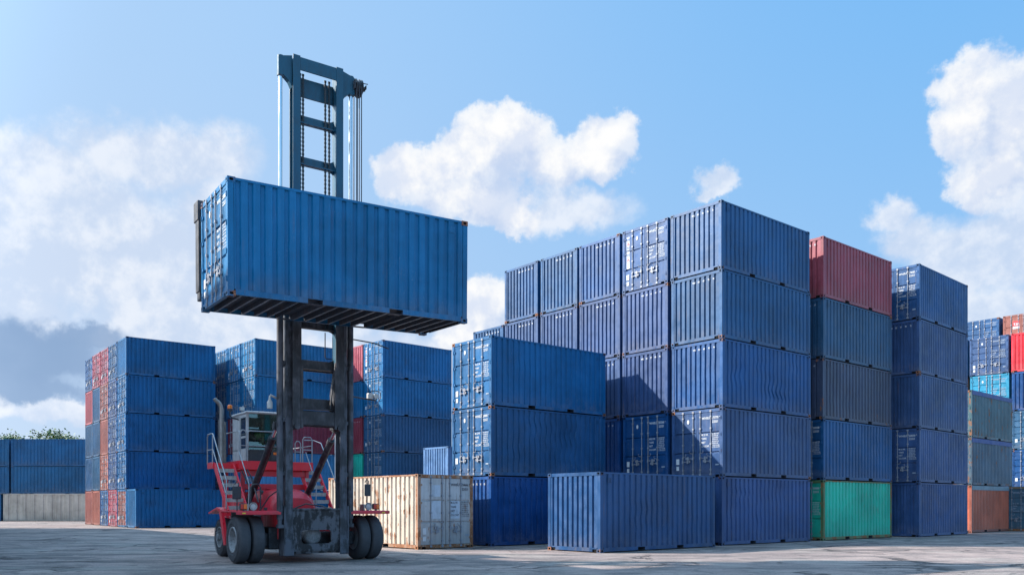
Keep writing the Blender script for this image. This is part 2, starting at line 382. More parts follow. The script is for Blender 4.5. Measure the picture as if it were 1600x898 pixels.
# ------------------------------------------------------------------ container parts (shared meshes)
def corrugated(span, z0, z1, outer, depth, pitch, kind, rows=1, dent=None, flat=.17):
    """sheet running along one axis; kind 'y+','y-','x+','x-' gives the outward axis"""
    n = int(span/pitch); pad = (span-n*pitch)/2
    xs = [(-span/2, 0)]
    for i in range(n):
        b = -span/2+pad+i*pitch
        sl = min(.12, .022/pitch) if kind == 'x+' else .085
        xs += [(b+pitch*.10, 0), (b+pitch*(.10+sl), 1), (b+pitch*(.10+sl+flat+(.06 if kind == 'x+' else .11)), 1), (b+pitch*(.10+2*sl+flat+(.06 if kind == 'x+' else .11)), 0)]
    xs.append((span/2, 0))
    V = []
    for j in range(rows+1):
        z = z0+(z1-z0)*j/rows
        for (x, dd) in xs:
            ox, od = dent(x, z) if dent else (0, 0)
            o = outer-depth*dd-od; xx = x+ox
            V.append({'y+': (xx, o, z), 'y-': (xx, -o, z), 'x+': (o, xx, z), 'x-': (-o, xx, z)}[kind])
    m = len(xs); mb = MB()
    mb.add(V, [(j*m+i, j*m+i+1, (j+1)*m+i+1, (j+1)*m+i) for j in range(rows) for i in range(m-1)])
    return mb
def dentfn(seed, n, amp):
    r = random.Random(seed); D = [(r.uniform(-2.6, 2.6), r.uniform(.5, 2.2), r.uniform(.25, .8), r.uniform(.2, .7), r.uniform(-.4, 1)*amp, r.uniform(-1, 1)*amp*1.5, r.uniform(5, 10)) for _ in range(n)]
    def f(x, z):
        ox = od = 0; e = min(1, (z-.16)/.3, (H-.07-z)/.3, (2.87-abs(x))/.4); e = max(0, e)
        for (cx, cz, rx, rz, a, b, k) in D:
            g_ = math.exp(-((x-cx)/rx)**2-((z-cz)/rz)**2); od += a*g_; ox += b*g_*sin((z-cz)*k)
        return ox*e, od*e
    return f
SIDE = []
for k, (n, amp) in enumerate([(2, .006), (5, .016), (8, .030), (10, .040), (4, .02)]):
    SIDE.append([corrugated(L-.30, .155, H-.065, W/2-.014, .044, .274, s, 22, dentfn(10+k*3+(s == 'y+'), n, amp)).mesh('side_panel', ['paint']) for s in ('y-', 'y+')])
SIDE_FINE = [corrugated(L-.30, .155, H-.065, W/2-.014, .03, .215, s, 16, dentfn(77, 6, .012)).mesh('side_panel', ['paint']) for s in ('y-', 'y+')]
ENDP = [corrugated(W-.26, .155, H-.115, L/2-.022, .048, .232, 'x+', 12, (lambda sd: (lambda x, z: tuple(q*.3 for q in dentfn(sd, 3, .02)(x, z))))(5+k), flat=.18).mesh('end_panel', ['paint']) for k in range(3)]
ENDP_FINE = corrugated(W-.26, .155, H-.115, L/2-.022, .03, .16, 'x+', 1).mesh('end_panel', ['paint'])

def frame_mesh(half=L/2, forty=False):
    m = MB(); hx, hy = half, W/2
    for sx in (-1, 1):
        for sy in (-1, 1):
            m.box(sx*(hx-.008), sx*(hx-.14), sy*(hy-.006), sy*(hy-.06), .118, H-.118, 0)
            m.box(sx*(hx-.008), sx*(hx-.06), sy*(hy-.062), sy*(hy-.13), .118, H-.118, 0)
    for sy in (-1, 1):
        segs = [(-hx+.178, -1.205), (-.845, .845), (1.205, hx-.178)] if not forty else [(-hx+.178, hx-.178)]
        for a, b in segs:
            m.box(a, b, sy*(hy-.010), sy*(hy-.022), .035, .158, 0); m.box(a, b, sy*(hy-.023), sy*(hy-.07), .035, .043, 0)
        if not forty:
            for c in (-1.025, 1.025): m.box(c-.18, c+.18, sy*(hy-.010), sy*(hy-.05), .140, .158, 0)
        m.box(-hx+.178, hx-.178, sy*(hy-.008), sy*(hy-.062), H-.068, H-.012, 0)
    # front end rails
    m.box(hx-.012, hx-.09, -hy+.165, hy-.165, H-.118, H-.014, 0)
    m.box(hx-.010, hx-.03, -hy+.36, hy-.36, .035, .158, 0)
    for sy in (-1, 1): m.box(hx-.010, hx-.03, sy*(hy-.36), sy*(hy-.165), .112, .158, 0)
    m.box(hx-.05, hx-.09, -hy+.165, hy-.165, .04, .15, 1)
    # door end header and sill
    m.box(-hx+.012, -hx+.09, -hy+.165, hy-.165, H-.125, H-.014, 0)
    m.box(-hx+.010, -hx+.10, -hy+.36, hy-.36, .03, .145, 0)
    for sy in (-1, 1): m.box(-hx+.010, -hx+.06, sy*(hy-.36), sy*(hy-.165), .09, .145, 0)
    return m.mesh('frame', ['paint', 'hole'])
def under_mesh(half=L/2):
    m = MB(); hx, hy = half, W/2
    m.box(-hx+.1, hx-.1, -hy+.075, hy-.075, .146, .160, 0)
    n = int(half*6.2); 
    for i in range(n):
        x = -hx+.3+(2*hx-.6)*i/(n-1)
        if any(abs(abs(x)-1.025) < .2 for _ in (0,)): continue
        m.box(x-.004, x+.004, -hy+.075, hy-.075, .034, .145, 0); m.box(x-.004, x+.045, -hy+.075, hy-.075, .030, .036, 1)
    for c in (-1.025, 1.025):
        m.box(c-.19, c-.175, -hy+.012, hy-.012, .036, .139, 0); m.box(c+.175, c+.19, -hy+.012, hy-.012, .036, .139, 0)
        for sy in (-1, 1): m.box(c-.17, c+.17, sy*(hy-.012), sy*(hy-.24), .030, .034, 0)
    return m.mesh('underframe', ['under', 'beam'])
def roof_mesh(half=L/2):
    n = int(2*half/.21); V = []; hy = W/2-.06
    for i in range(n*4+1):
        x = -half+.09+(2*half-.18)*i/(n*4); z = H-.016-(.02 if (i % 4) in (1, 2) else 0)
        V += [(x, -hy, z), (x, hy, z)]
    m = MB(); m.add(V, [(2*i, 2*i+2, 2*i+3, 2*i+1) for i in range(n*4)])
    m.box(-half+.02, -half+.17, -hy, hy, H-.02, H-.008); m.box(half-.02, half-.17, -hy, hy, H-.02, H-.008)
    return m.mesh('roof', ['paint'])
def casting(sx, sy, sz, half=L/2):
    m = MB(); x1, y1 = half, W/2; z0, z1 = (0, .118) if sz < 0 else (H-.118, H)
    def face(org, u, v, n, lu, lv, hu, hv):
        org, u, v, n = map(Vector, (org, u, v, n)); q = .045
        c = org+u*lu/2+v*lv/2; N = 8
        ring = [c+u*hu*max(-1, min(1, 1.35*cos(2*pi*(k+.5)/N)))*.5+v*hv*max(-1, min(1, 1.35*sin(2*pi*(k+.5)/N)))*.5 for k in range(N)]
        cor = [org+u*lu+v*lv, org+v*lv, org, org+u*lu]
        V = cor+ring+[p-n*q for p in ring]
        F = []
        for k in range(4): F.append((k, 4+(2*k) % 8, 4+(2*k+1) % 8)); F.append((k, 4+(2*k+1) % 8, 4+(2*k+2) % 8, (k+1) % 4))
        F2 = [(4+k, 4+(k+1) % 8, 12+(k+1) % 8, 12+k) for k in range(8)]+[[12+k for k in range(8)]]
        m.add(V, F, 0); m.add(V, F2, 1)
    X0, Y0 = sx*(x1-.178), sy*(y1-.162)
    face((sx*x1, Y0, z0), (0, sy, 0), (0, 0, 1), (sx, 0, 0), .162, .118, .085, .058)
    face((X0, sy*y1, z0), (sx, 0, 0), (0, 0, 1), (0, sy, 0), .178, .118, .085, .058)
    face((X0, Y0, z1 if sz > 0 else z0), (sx, 0, 0), (0, sy, 0), (0, 0, sz), .178, .162, .11, .062)
    zi = z0 if sz > 0 else z1
    m.add([(X0, Y0, zi), (sx*x1, Y0, zi), (sx*x1, sy*y1, zi), (X0, sy*y1, zi)], [(0, 1, 2, 3)])
    m.add([(X0, Y0, z0), (sx*x1, Y0, z0), (sx*x1, Y0, z1), (X0, Y0, z1)], [(0, 1, 2, 3)])
    m.add([(X0, Y0, z0), (X0, sy*y1, z0), (X0, sy*y1, z1), (X0, Y0, z1)], [(0, 1, 2, 3)])
    me = bpy.data.meshes.new('corner_casting'); me.from_pydata(m.v, [], m.f)
    me.materials.append(MATS['paint']); me.materials.append(MATS['hole']); me.polygons.foreach_set('material_index', m.mi)
    return me
def door_mesh(s, style=0):
    """s=-1: leaf on the near (y<0) side. Built at x=-L/2 facing -x."""
    m = MB(); xo = -L/2+.03; y0, y1 = (.012, W/2-.125); zb, zt = .155, H-.135
    Y = lambda y: s*y
    # frame of the leaf
    m.box(xo, xo+.05, Y(y0), Y(y0+.06), zb, zt); m.box(xo, xo+.05, Y(y1-.06), Y(y1), zb, zt)
    m.box(xo, xo+.05, Y(y0+.06), Y(y1-.06), zb, zb+.09); m.box(xo, xo+.05, Y(y0+.06), Y(y1-.06), zt-.07, zt)
    cuts = [zb+.09, .97, 1.72, zt-.07] if style == 0 else [zb+.09+(zt-.07-zb-.09)*k/5 for k in range(6)]
    ya, yb = Y(y0+.06), Y(y1-.06)
    for k in range(len(cuts)-1):
        a, b = cuts[k], cuts[k+1]; d = .006; dd = .042; e = .035
        # panel plane near the front, horizontal groove recessed between panels
        top = b-(.075 if k < len(cuts)-2 else 0)
        m.add([(xo+d, ya, a), (xo+d, yb, a), (xo+d, yb, top), (xo+d, ya, top)], [(0, 1, 2, 3)])
        if k < len(cuts)-2:
            m.add([(xo+d, ya, top), (xo+d, yb, top), (xo+dd, yb, top+.02), (xo+dd, ya, top+.02), (xo+dd, yb, b-.02), (xo+dd, ya, b-.02), (xo+d, yb, b), (xo+d, ya, b)],
                  [(0, 1, 2, 3), (3, 2, 4, 5), (5, 4, 6, 7)])
    m.box(xo+.05, xo+.055, Y(y0), Y(y1), zb, zt)
    # gasket
    m.box(xo+.012, xo+.05, Y(.0), Y(y0), zb, zt, 1); m.box(xo+.014, xo+.05, Y(y1), Y(y1+.02), zb, zt, 1)
    m.box(xo+.014, xo+.05, Y(y0), Y(y1+.02), zb-.012, zb, 1); m.box(xo+.014, xo+.05, Y(y0), Y(y1+.02), zt, zt+.012, 1)
    return m.mesh('door', ['paint', 'gasket'])
def rod_mesh(y, toward):
    m = MB(); x = -L/2+.008
    m.cyl((x, y, .06), (x, y, H-.05), .017, n=8)
    for z in (.10, H-.09): m.box(x-.02, x+.03, y-.045, y+.045, z-.035, z+.035)
    for z in (.28, .75, 1.25, 1.85, H-.30): m.box(x-.022, x+.026, y-.035, y+.035, z-.03, z+.03)
    return m.mesh('lock_rod', ['rod'])
def handle_mesh(y, dirn, z):
    m = MB(); x = -L/2-.012
    m.bar((x, y, z), (x, y+dirn*.34, z+.01), .028, .014, 0, side=(0, 0, 1)); m.box(x-.012, x+.012, y+dirn*.20, y+dirn*.27, z-.06, z+.07)
    m.box(x-.014, x+.022, y-.03, y+.03, z-.05, z+.06); m.box(x-.004, x+.03, y+dirn*.30, y+dirn*.35, z-.03, z+.06)
    m.box(x-.006, x+.006, y-.012, y+.012, z+.04, z+.20); m.tube([(x+.004, y, z+.19), (x, y+dirn*.12, z+.20), (x-.01, y+dirn*.17, z+.28), (x, y+dirn*.13, z+.30)], .012, 5)
    return m.mesh('lock_handle', ['rod'])
def hinge_mesh(s, z):
    m = MB(); y = s*(W/2-.115); m.box(-L/2+.004, -L/2+.04, y-.075, y+.05, z-.035, z+.035); m.cyl((-L/2+.0, y+s*.03, z-.06), (-L/2+.0, y+s*.03, z+.06), .014, n=6)
    return m.mesh('hinge', ['paint'])
FRAME, UNDER, ROOF = frame_mesh(), under_mesh(), roof_mesh()
CAST = [(sz, casting(sx, sy, sz)) for sx in (-1, 1) for sy in (-1, 1) for sz in (-1, 1)]
DOOR = {(s, k): door_mesh(s, k) for s in (-1, 1) for k in (0, 1)}
RODS = {s: [(rod_mesh(s*.17, s), handle_mesh(s*.17, s, .72)), (rod_mesh(s*.66, s), handle_mesh(s*.66, -s, .60))] for s in (-1, 1)}
HINGE = {s: [hinge_mesh(s, z) for z in (.38, .98, 1.60, 2.22)] for s in (-1, 1)}

def digits(rnd, n): return ''.join(rnd.choice('0123456789') for _ in range(n))
def door_letters(rnd, num=None, dim=False, dark=False, style=0):
    """right (near) leaf: number, size code and weights; reads along -y, faces -x"""
    num = num or digits(rnd, 6)+' '+digits(rnd, 1); x = -L/2+.026
    m = MB(); ux, uz = (0, -1, 0), (0, 0, 1)
    T = lambda s, y, z, sz, **k: text(m, s, (x, y, z), ux, uz, sz, **k)
    T('WHSU', -.23, 2.20, .125, bold=.03, sx=1.0); T(num, -.70, 2.20, .125, bold=.03, sx=.76)
    T('22G1', -.72, 2.05, .125, bold=.03, sx=.95)
    for k, (a, b) in enumerate([('M.G.W.', '30,480 KG'), ('TARE', ' 2,230 KG'), ('NET', '28,250 KG'), ('CU.CAP.', ' 33.2 CU.M')]):
        T(a, -.22, 1.575-.145*k, .10, bold=.025, sx=.95); T(b, -.70, 1.61-.145*k, .062, bold=.025, sx=1.1)
        T(['67,200 LB', ' 4,920 LB', '62,280 LB', '1,170 CU.FT'][k], -.70, 1.54-.145*k, .062, bold=.025, sx=1.05)
    return m.mesh('lettering', ['dark_mark' if dark else ('white_dim' if dim else 'white')])
def plate(y, z, w, h, mat='white'):
    m = MB(); x = -L/2+.019; m.add([(x, y-w/2, z-h/2), (x, y+w/2, z-h/2), (x, y+w/2, z+h/2), (x, y-w/2, z+h/2)], [(0, 1, 2, 3)]); return m.mesh('data_plate', [mat])
def disc():
    m = MB(); x = -L/2+.019; m.add([(x, .42+.055*cos(t*pi/8), 2.15+.085*sin(t*pi/8)) for t in range(16)], [list(range(16))]); return m.mesh('round_mark', ['white'])
def wan_hai():
    m = MB(); x = -L/2+.022
    m.add([(x, .83, .98), (x, .99, .98), (x, .99, 1.70), (x, .83, 1.70)], [(0, 1, 2, 3)]); m.add([(x, .83, 1.76), (x, .99, 1.76), (x, .99, 2.30), (x, .83, 2.30)], [(0, 1, 2, 3)])
    for k, (ch, mi) in enumerate([('W', 1), ('A', 2), ('N', 1), ('H', 1), ('A', 2), ('I', 1)]):
        z = (2.13-.17*k) if k < 3 else (1.50-.20*(k-3))
        text(m, ch, (x-.004, .91, z), (0, -1, 0), (0, 0, 1), .17, mi, bold=.04, align='CENTER')
    return m.mesh('name_strip', ['white', 'blue_mark', 'red_mark'])
def end_letters(rnd, num=None):
    """plain end (+x face), top right: one character per rib; reads along +y"""
    s = 'WHSU'+(num or digits(rnd, 6)); m = MB(); x = L/2-.017; n = int((W-.26)/.232); pad = ((W-.26)-n*.232)/2
    y0 = -(W-.26)/2+pad
    grp = [s[0:2], s[2:4], s[4:6], s[6:8], s[8:10]]
    for k, gtx in enumerate(grp):
        yc = y0+.232*(n-5+k)+.0; text(m, gtx, (x, yc-.0, 2.27), (0, 1, 0), (0, 0, 1), .095, bold=.04, align='CENTER', sx=.72)
    return m.mesh('lettering', ['white'])
PLATE1, PLATE2, PLATE3, DISC = plate(.93, .62, .15, .22), plate(.93, .36, .13, .16), plate(-.95, .46, .16, .05, 'white_dim'), disc(); WH = wan_hai()
_r = random.Random(3); LET_SHARED = [door_letters(_r, dim=True) for _ in range(4)]; END_SHARED = [end_letters(_r) for _ in range(3)]; LET_DARK = door_letters(_r, dark=True)

def vent_mesh(s):
    m = MB(); y = s*(W/2-.012); m.box(2.50, 2.66, y, y+s*.0+(-s*.03), 2.26, 2.40); m.box(2.49, 2.67, y-s*.004, y+s*.006, 2.235, 2.262); return m.mesh('vent', ['paint'])
VENT = [vent_mesh(-1), vent_mesh(1)]
def vcol(c, r, a=.04, rust=None):
    f = 1+r.uniform(-a, a)*1.5; return (c[0]*f, c[1]*f, c[2]*(1+r.uniform(-a, a)), c[3] if rust is None else rust)

NSEED = [0]
def container(corner, th, tier, face, col, label, name='shipping_container', dent=0, fine=False, door_col=None, frame_col=None, cast_rust=.55,
              style=0, own_text=False, num=None, wh=False, group=None, tarp=None, z=None, letters=True, cat='container', dark=False):
    """corner: near ground corner; th: direction of the long side; face: what the left-hand end shows"""
    NSEED[0] += 1; r = random.Random(NSEED[0]*7+1)
    a = Vector((cos(th), sin(th), 0)); b = Vector((-sin(th), cos(th), 0))
    p = Vector((corner[0], corner[1], 0))+a*(L/2)+b*(W/2); p.z = tier*(H+.003) if z is None else z
    jit = .022 if tier and z is None else 0
    p += a*r.uniform(-jit, jit)+b*r.uniform(-jit, jit)
    root = empty(name, p, th+(0 if face == 'door' else pi), label, cat, group)
    c = vcol(col, r); fc = frame_col or c; dc = door_col or c
    link('frame', FRAME, root, (*fc[:3], min(1, fc[3]+.12))); link('underframe', UNDER, root, fc); link('roof', ROOF, root, c)
    SS = SIDE_FINE if fine else SIDE[dent]
    link('side_panel', SS[0], root, c); link('side_panel', SS[1], root, c)
    link('end_panel', ENDP_FINE if fine else ENDP[r.randrange(3)], root, c)
    for vm_ in VENT: link('vent', vm_, root, tuple(q*.8 for q in c[:3])+(c[3],))
    for sz, me in CAST: link('corner_casting', me, root, (*[v*.8 for v in fc[:3]], cast_rust+r.uniform(-.25, .25)))
    for s in (-1, 1):
        d = link('door', DOOR[(s, style)], root, dc)
        for rod, hd in RODS[s]:
            q = link('lock_rod', rod, d); link('lock_handle', hd, d)
        for hm in HINGE[s]: link('hinge', hm, d, fc)
        if s == -1 and letters:
            link('lettering', LET_DARK if dark else (door_letters(r, num) if own_text and face == 'door' else r.choice(LET_SHARED)), d)
        if s == -1 and letters and r.random() < .7: link('data_plate', PLATE3, d)
        if s == 1:
            if wh: link('name_strip', WH, d)
            if letters and not dark: link('round_mark', DISC, d)
            link('data_plate', PLATE1, d)
            if r.random() < .4: link('data_plate', PLATE2, d)
    if letters: link('lettering', end_letters(r, num) if own_text and face != 'door' else r.choice(END_SHARED), root)
    if tarp:
        m = MB(); h = .24
        for sy in (-1, 1): m.box(-L/2+.05, L/2-.05, sy*(W/2+.004), sy*(W/2-.008), H-h, H-.006)
        m.box(-L/2+.05, L/2-.05, -W/2, W/2, H-.010, H-.002)
        m.build('tarpaulin', tarp, root)
    return root

# palette (base colours; alpha = rust)
B1 = (.0012, .096, .245, .10)   # clear blue
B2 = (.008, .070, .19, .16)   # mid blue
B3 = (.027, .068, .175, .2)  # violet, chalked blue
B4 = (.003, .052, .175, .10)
B5 = (.018, .072, .15, .30)   # greyed teal blue
B6 = (.040, .058, .105, .42)   # dull slate
BV = (.0003, .118, .285, .05)   # vivid held one
RED = (.29, .058, .080, .22); ORG = (.25, .085, .065, .25); B_HAZE = (.006, .112, .27, .15); MAR = (.20, .03, .05, .30); GRN = (.015, .40, .29, .38); BRI = (.62, .03, .045, .1)  # hazy blue: distance haze over the back stacks put into its colour
BEI = (.58, .51, .42, .62); LBL = (.09, .19, .36, .2)
NUMW = ['ground', 'second', 'third', 'fourth', 'fifth', 'sixth']
ORD = ['first', 'second', 'third', 'fourth', 'fifth', 'sixth']
CN = {'B': 'blue', 'V': 'blue', 'D': 'blue', 'R': 'red', 'O': 'orange-red', 'M': 'maroon', 'G': 'green', 'T': 'light blue'}
def colname(c):
    for k, v in ((B1, 'blue'), (B2, 'mid blue'), (B_HAZE, 'hazy blue'), (B3, 'dusty violet-blue'), (B4, 'deep blue'), (B5, 'greyish blue'), (B6, 'slate blue'), (BV, 'bright blue'), (RED, 'faded red'), (ORG, 'orange-red'), (MAR, 'maroon'), (GRN, 'green'), (BRI, 'bright red'), (LBL, 'light blue')):
        if k is c: return v
    return 'blue'
def stack(corner, th, grid, where, group, pitch=2.60, tmax=None, colnames=None, **kw):
    """grid[col][tier] = (colour, 'door'|'plain', options)"""
    b = Vector((-sin(th), cos(th)))
    for ci, colm in enumerate(grid):
        for ti, cell in enumerate(colm):
            if cell is None: continue
            c, f, opt = (cell+({},))[:3] if len(cell) < 3 else cell
            opt = dict(kw, **opt); lab = opt.pop('label', None)
            if not lab:
                tn = 'top' if ti == len(colm)-1 else NUMW[ti]
                cn = '' if len(grid) == 1 else (', nearest column' if ci == 0 else ', %s column back' % ORD[ci])
                lab = '%s container, %s end, %s tier%s, %s' % (colname(c), 'door' if f == 'door' else 'ribbed', tn, cn, where)
            cc = (corner[0]+b.x*pitch*ci, corner[1]+b.y*pitch*ci)
            container(cc, th, ti, f, c, lab, group=group, **opt)

P_, D_ = 'plain', 'door'
# ---- tall central stack
ow = dict(own_text=True)
M = [
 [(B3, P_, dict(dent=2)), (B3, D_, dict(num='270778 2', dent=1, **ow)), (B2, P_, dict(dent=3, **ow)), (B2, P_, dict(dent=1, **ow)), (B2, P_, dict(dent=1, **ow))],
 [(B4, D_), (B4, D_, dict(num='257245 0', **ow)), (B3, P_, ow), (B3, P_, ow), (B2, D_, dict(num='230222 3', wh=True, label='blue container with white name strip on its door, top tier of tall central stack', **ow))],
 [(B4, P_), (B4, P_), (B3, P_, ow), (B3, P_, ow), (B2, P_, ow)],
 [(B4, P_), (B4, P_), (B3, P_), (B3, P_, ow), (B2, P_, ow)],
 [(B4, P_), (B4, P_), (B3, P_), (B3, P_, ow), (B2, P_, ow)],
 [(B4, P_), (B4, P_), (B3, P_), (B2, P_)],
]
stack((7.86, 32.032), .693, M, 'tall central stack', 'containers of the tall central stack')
# ---- three-high stack left of it
D = [[(B4, P_, dict(dent=2)), (B2, D_, dict(num='280801 5', dent=3, **ow)), (B1, D_, dict(num='223188 8', dent=1, **ow))]]
stack((-.774, 31.447), .701, D, 'three-high stack beside beige container', 'containers of the three-high middle stack', letters=True)
container((2.803, 27.173), .71, 0, P_, (.014, .066, .165, .18), 'single blue container standing on the yard in front of the tall central stack', dent=4, letters=False)
# ---- weathered beige container, doors to the right
th = .728; a_ = (cos(th), sin(th)); b_ = (-sin(th), cos(th))
def beige():
    # long side runs away to the left, door end faces right-near
    near = Vector((-3.22, 29.249)); far = near+Vector(b_)*L      # far-left corner of the visible long side
    # use container(): its 'a' axis = from the far end to the doors, so the door end is at +a
    th2 = th-pi/2+0*pi
    a2 = Vector((cos(th2), sin(th2))); 
    corner = far; b2 = Vector((-sin(th2), cos(th2)))             # b2 points to the far side
    return container((corner.x, corner.y), th2, 0, P_, BEI, 'rusty beige container with grey doors standing on the yard behind the truck', dent=1,
              door_col=(.44, .43, .43, .50), frame_col=(.42, .26, .18, .66), cast_rust=.85, dark=True)
bc = beige()
for d in [o for o in bc.children if o.name.startswith('door')]:
    sd = -1 if min(v.co.y for v in d.data.vertices) < -.5 else 1
    if 'repair_paint' not in MATS: pmat('repair_paint', (.50, .56, .64), .6, dirt=.4)
    pat = 'repair_paint'
    for (y, z, w_, h_) in (((.42, 1.36, .40, .62),) if sd < 0 else ((.42, 1.36, .40, .62), (.42, 2.02, .36, .40))):
        m = MB(); x = -L/2+.032; m.add([(x, sd*(y-w_/2), z-h_/2), (x, sd*(y+w_/2), z-h_/2), (x, sd*(y+w_/2), z+h_/2), (x, sd*(y-w_/2), z+h_/2)], [(0, 1, 2, 3)]); m.build('repair_patch', pat, d)
# ---- row to the right of the central stack
stack((13.254, 36.39), .698, [[(GRN, D_, dict(own_text=True, num='054000 0', dent=1, frame_col=(.10, .16, .07, .6))), (B2, D_, dict(own_text=True, num='245408 1', dent=1)), (B6, P_, dict(dent=1)), (B5, P_, dict(own_text=True)), (RED, P_, dict(dent=0, own_text=True))]], 'green-based stack', 'containers of the green-based stack')
stack((19.319, 40.574), .74, [[(B3, P_, dict(fine=True, letters=False)), (B3, D_, dict(num='258000 0', fine=True, **ow)), (B3, P_, dict(fine=True, dent=2, letters=False)), (B3, P_, dict(fine=True, dent=1, num='279372', **ow)), (B2, D_, dict(num='278082 6', fine=True, **ow))]], 'all-blue stack right of green-based stack', 'containers of the second stack to the right')
stack((24.972, 46.455), .72, [[((.50, .13, .07, .3), P_, dict(fine=True, tarp='tarp_grey', frame_col=(.24, .08, .06, .35), label='rust-orange open-top container on the ground, under two tarped teal-grey containers')), ((.065, .115, .16, .5), D_, dict(fine=True, tarp='tarp', label='teal-grey tarped container between the rust-orange container and another tarped one')), ((.055, .115, .15, .52), D_, dict(fine=True, tarp='tarp', label='topmost teal-grey open-top container with blue tarp, above another tarped container'))]], 'x', 'containers of the tarped stack')
# ---- far right rows
G4 = 'containers of the far right row'
R4 = [
 [(B2, D_, dict(style=1)), (B4, D_, dict(style=1)), (B5, D_, dict(style=1)), ((.02, .22, .36, .2), D_, dict(style=1, label='turquoise-blue container with door end under the ribbed dark door, far right row')), (B3, D_, dict(style=1))],
 [(B2, D_), (B2, P_), (B4, D_), (ORG, D_), (B1, D_)]]
stack((33.318, 57.364), .744, R4, 'far right row', G4)
fr_b = Vector((-sin(.744), cos(.744)))
stack((33.318-fr_b.x*2.6, 57.364-fr_b.y*2.6), .744, [[(B4, D_, {}), (B4, D_, dict(style=1)), (B5, D_, dict(style=1)), (B4, P_, {}), (BRI, P_, dict(letters=False))]], 'stack cut by right edge', G4)
R5 = [[(B4, D_)]*5+[(B2, D_, dict(style=1))]]
stack((36.46, 63.976), .69, R5, 'rearmost blue stack, far right', 'containers of the rearmost right row')
r5b = Vector((-sin(.69), cos(.69)))
stack((36.46-r5b.x*2.66, 63.976-r5b.y*2.66), .69, [[(ORG, D_)]*5+[(ORG, D_, dict(letters=False, label='orange-red container with red and white label, top of rearmost right row'))]], 'rearmost orange stack, far right', 'containers of the rearmost right row')
top_o = [o for o in COL.objects if o.get('label', '').startswith('orange-red container with red and white')][0]
m = MB(); x = -L/2+.02
m.add([(x, .10, 1.55), (x, .55, 1.55), (x, .55, 1.72), (x, .10, 1.72)], [(0, 1, 2, 3)], 0); m.add([(x-.002, .10, 1.72), (x-.002, .55, 1.72), (x-.002, .55, 2.12), (x-.002, .10, 2.12)], [(0, 1, 2, 3)], 1)
text(m, 'TAL', (x-.006, .50, 1.80), (0, -1, 0), (0, 0, 1), .24, 0, bold=.03); m.build('label_plate', ['white', 'red_mark'], top_o)
container((29.9, 49.2), .72, 0, D_, (.05, .12, .17, .45), 'weathered teal container on the ground at the right edge beyond the rust-orange one', dent=2, style=1, frame_col=(.20, .14, .08, .6))

# ---- left block
Lg = [
 [(ORG, D_, dict(style=1)), (B2, D_, dict(style=1)), (B3, D_, dict(style=1)), (B3, D_, dict(style=1)), (B1, P_, dict(fine=False, letters=False))],
 [(RED, D_, dict(style=1)), (B3, D_, dict(style=1)), (B3, D_, dict(style=1)), (B3, D_, dict(style=1)), (B2, D_)],
 [(B2, D_, dict(style=1)), (ORG, D_, dict(style=1)), (ORG, P_, dict(letters=False, fine=True)), (ORG, D_, dict(style=1)), (RED, D_, dict(style=1))],
 [(ORG, P_, dict(letters=False, fine=True)), (B5, P_, dict(letters=False, fine=True)), (B5, P_, dict(letters=False, fine=True)), (B5, P_, dict(letters=False, fine=True)), (RED, D_, dict(style=1))],
 [(ORG, P_, dict(letters=False, fine=True)), (B5, P_, dict(letters=False, fine=True)), (B5, P_, dict(letters=False, fine=True)), (RED, P_, dict(letters=False, fine=True)), (B2, D_)],
]
# the visible long sides of the nearest column are all blue
stack((-26.19, 58.014), .662, [[(B1, D_, dict(style=1, door_col=ORG, label='blue container with orange-red doors, ground tier, nearest full column of left block')),
     (B1, D_, dict(style=1, dent=3)), (B1, D_, dict(style=1, dent=2)), (B1, D_, dict(style=1, dent=1)), (B1, P_, dict(letters=False))]]+Lg[1:], 'big block on left', 'containers of the left block', pitch=2.52)
lb = Vector((-sin(.662), cos(.662)))
container((-26.19-lb.x*2.50, 58.014-lb.y*2.50), .662, 0, P_, B1, 'single dented blue container on the ground in front of the left block', dent=3, group='containers of the left block', letters=False)
# ---- middle-back stacks seen through the truck
Pg = [
 [(B_HAZE, D_), ((.05, .19, .36, .3), D_, dict(dent=3, label='pale dented blue container behind the cab stairs, second tier of stack behind cab')), (MAR, D_, dict(dent=1)), (B_HAZE, D_, dict(dent=2)), (B_HAZE, D_, dict(dent=1))],
 [(B_HAZE, D_), (B_HAZE, D_), (MAR, D_), (B_HAZE, D_), (B_HAZE, D_)],
 [(B_HAZE, D_), (B_HAZE, D_), (B_HAZE, D_), (B_HAZE, D_), (B_HAZE, D_)],
]
stack((-17.64, 58.684), .686, Pg, 'stack behind cab', 'containers of the stack behind the cab', pitch=2.6)
Qg = [
 [(B_HAZE, D_), (B5, D_, dict(dent=1)), (B5, D_, dict(dent=1)), (B_HAZE, D_, dict(dent=1)), (B_HAZE, D_, dict(wh=True, dent=0))],
 [(B2, P_), (GRN, P_, dict(letters=False)), (MAR, P_, dict(letters=True)), (B_HAZE, P_, dict(letters=False)), (RED, P_, dict(letters=False))],
]
stack((-8.95, 59.169), .735, Qg, 'stack right of mast', 'containers of the stack right of the mast', pitch=2.6)
stack((-3.98, 53.205), .78, [[(B2, P_, dict(letters=False)), (LBL, P_, dict(letters=False))]], 'low stack behind three-high stack', 'containers of the low middle stack')

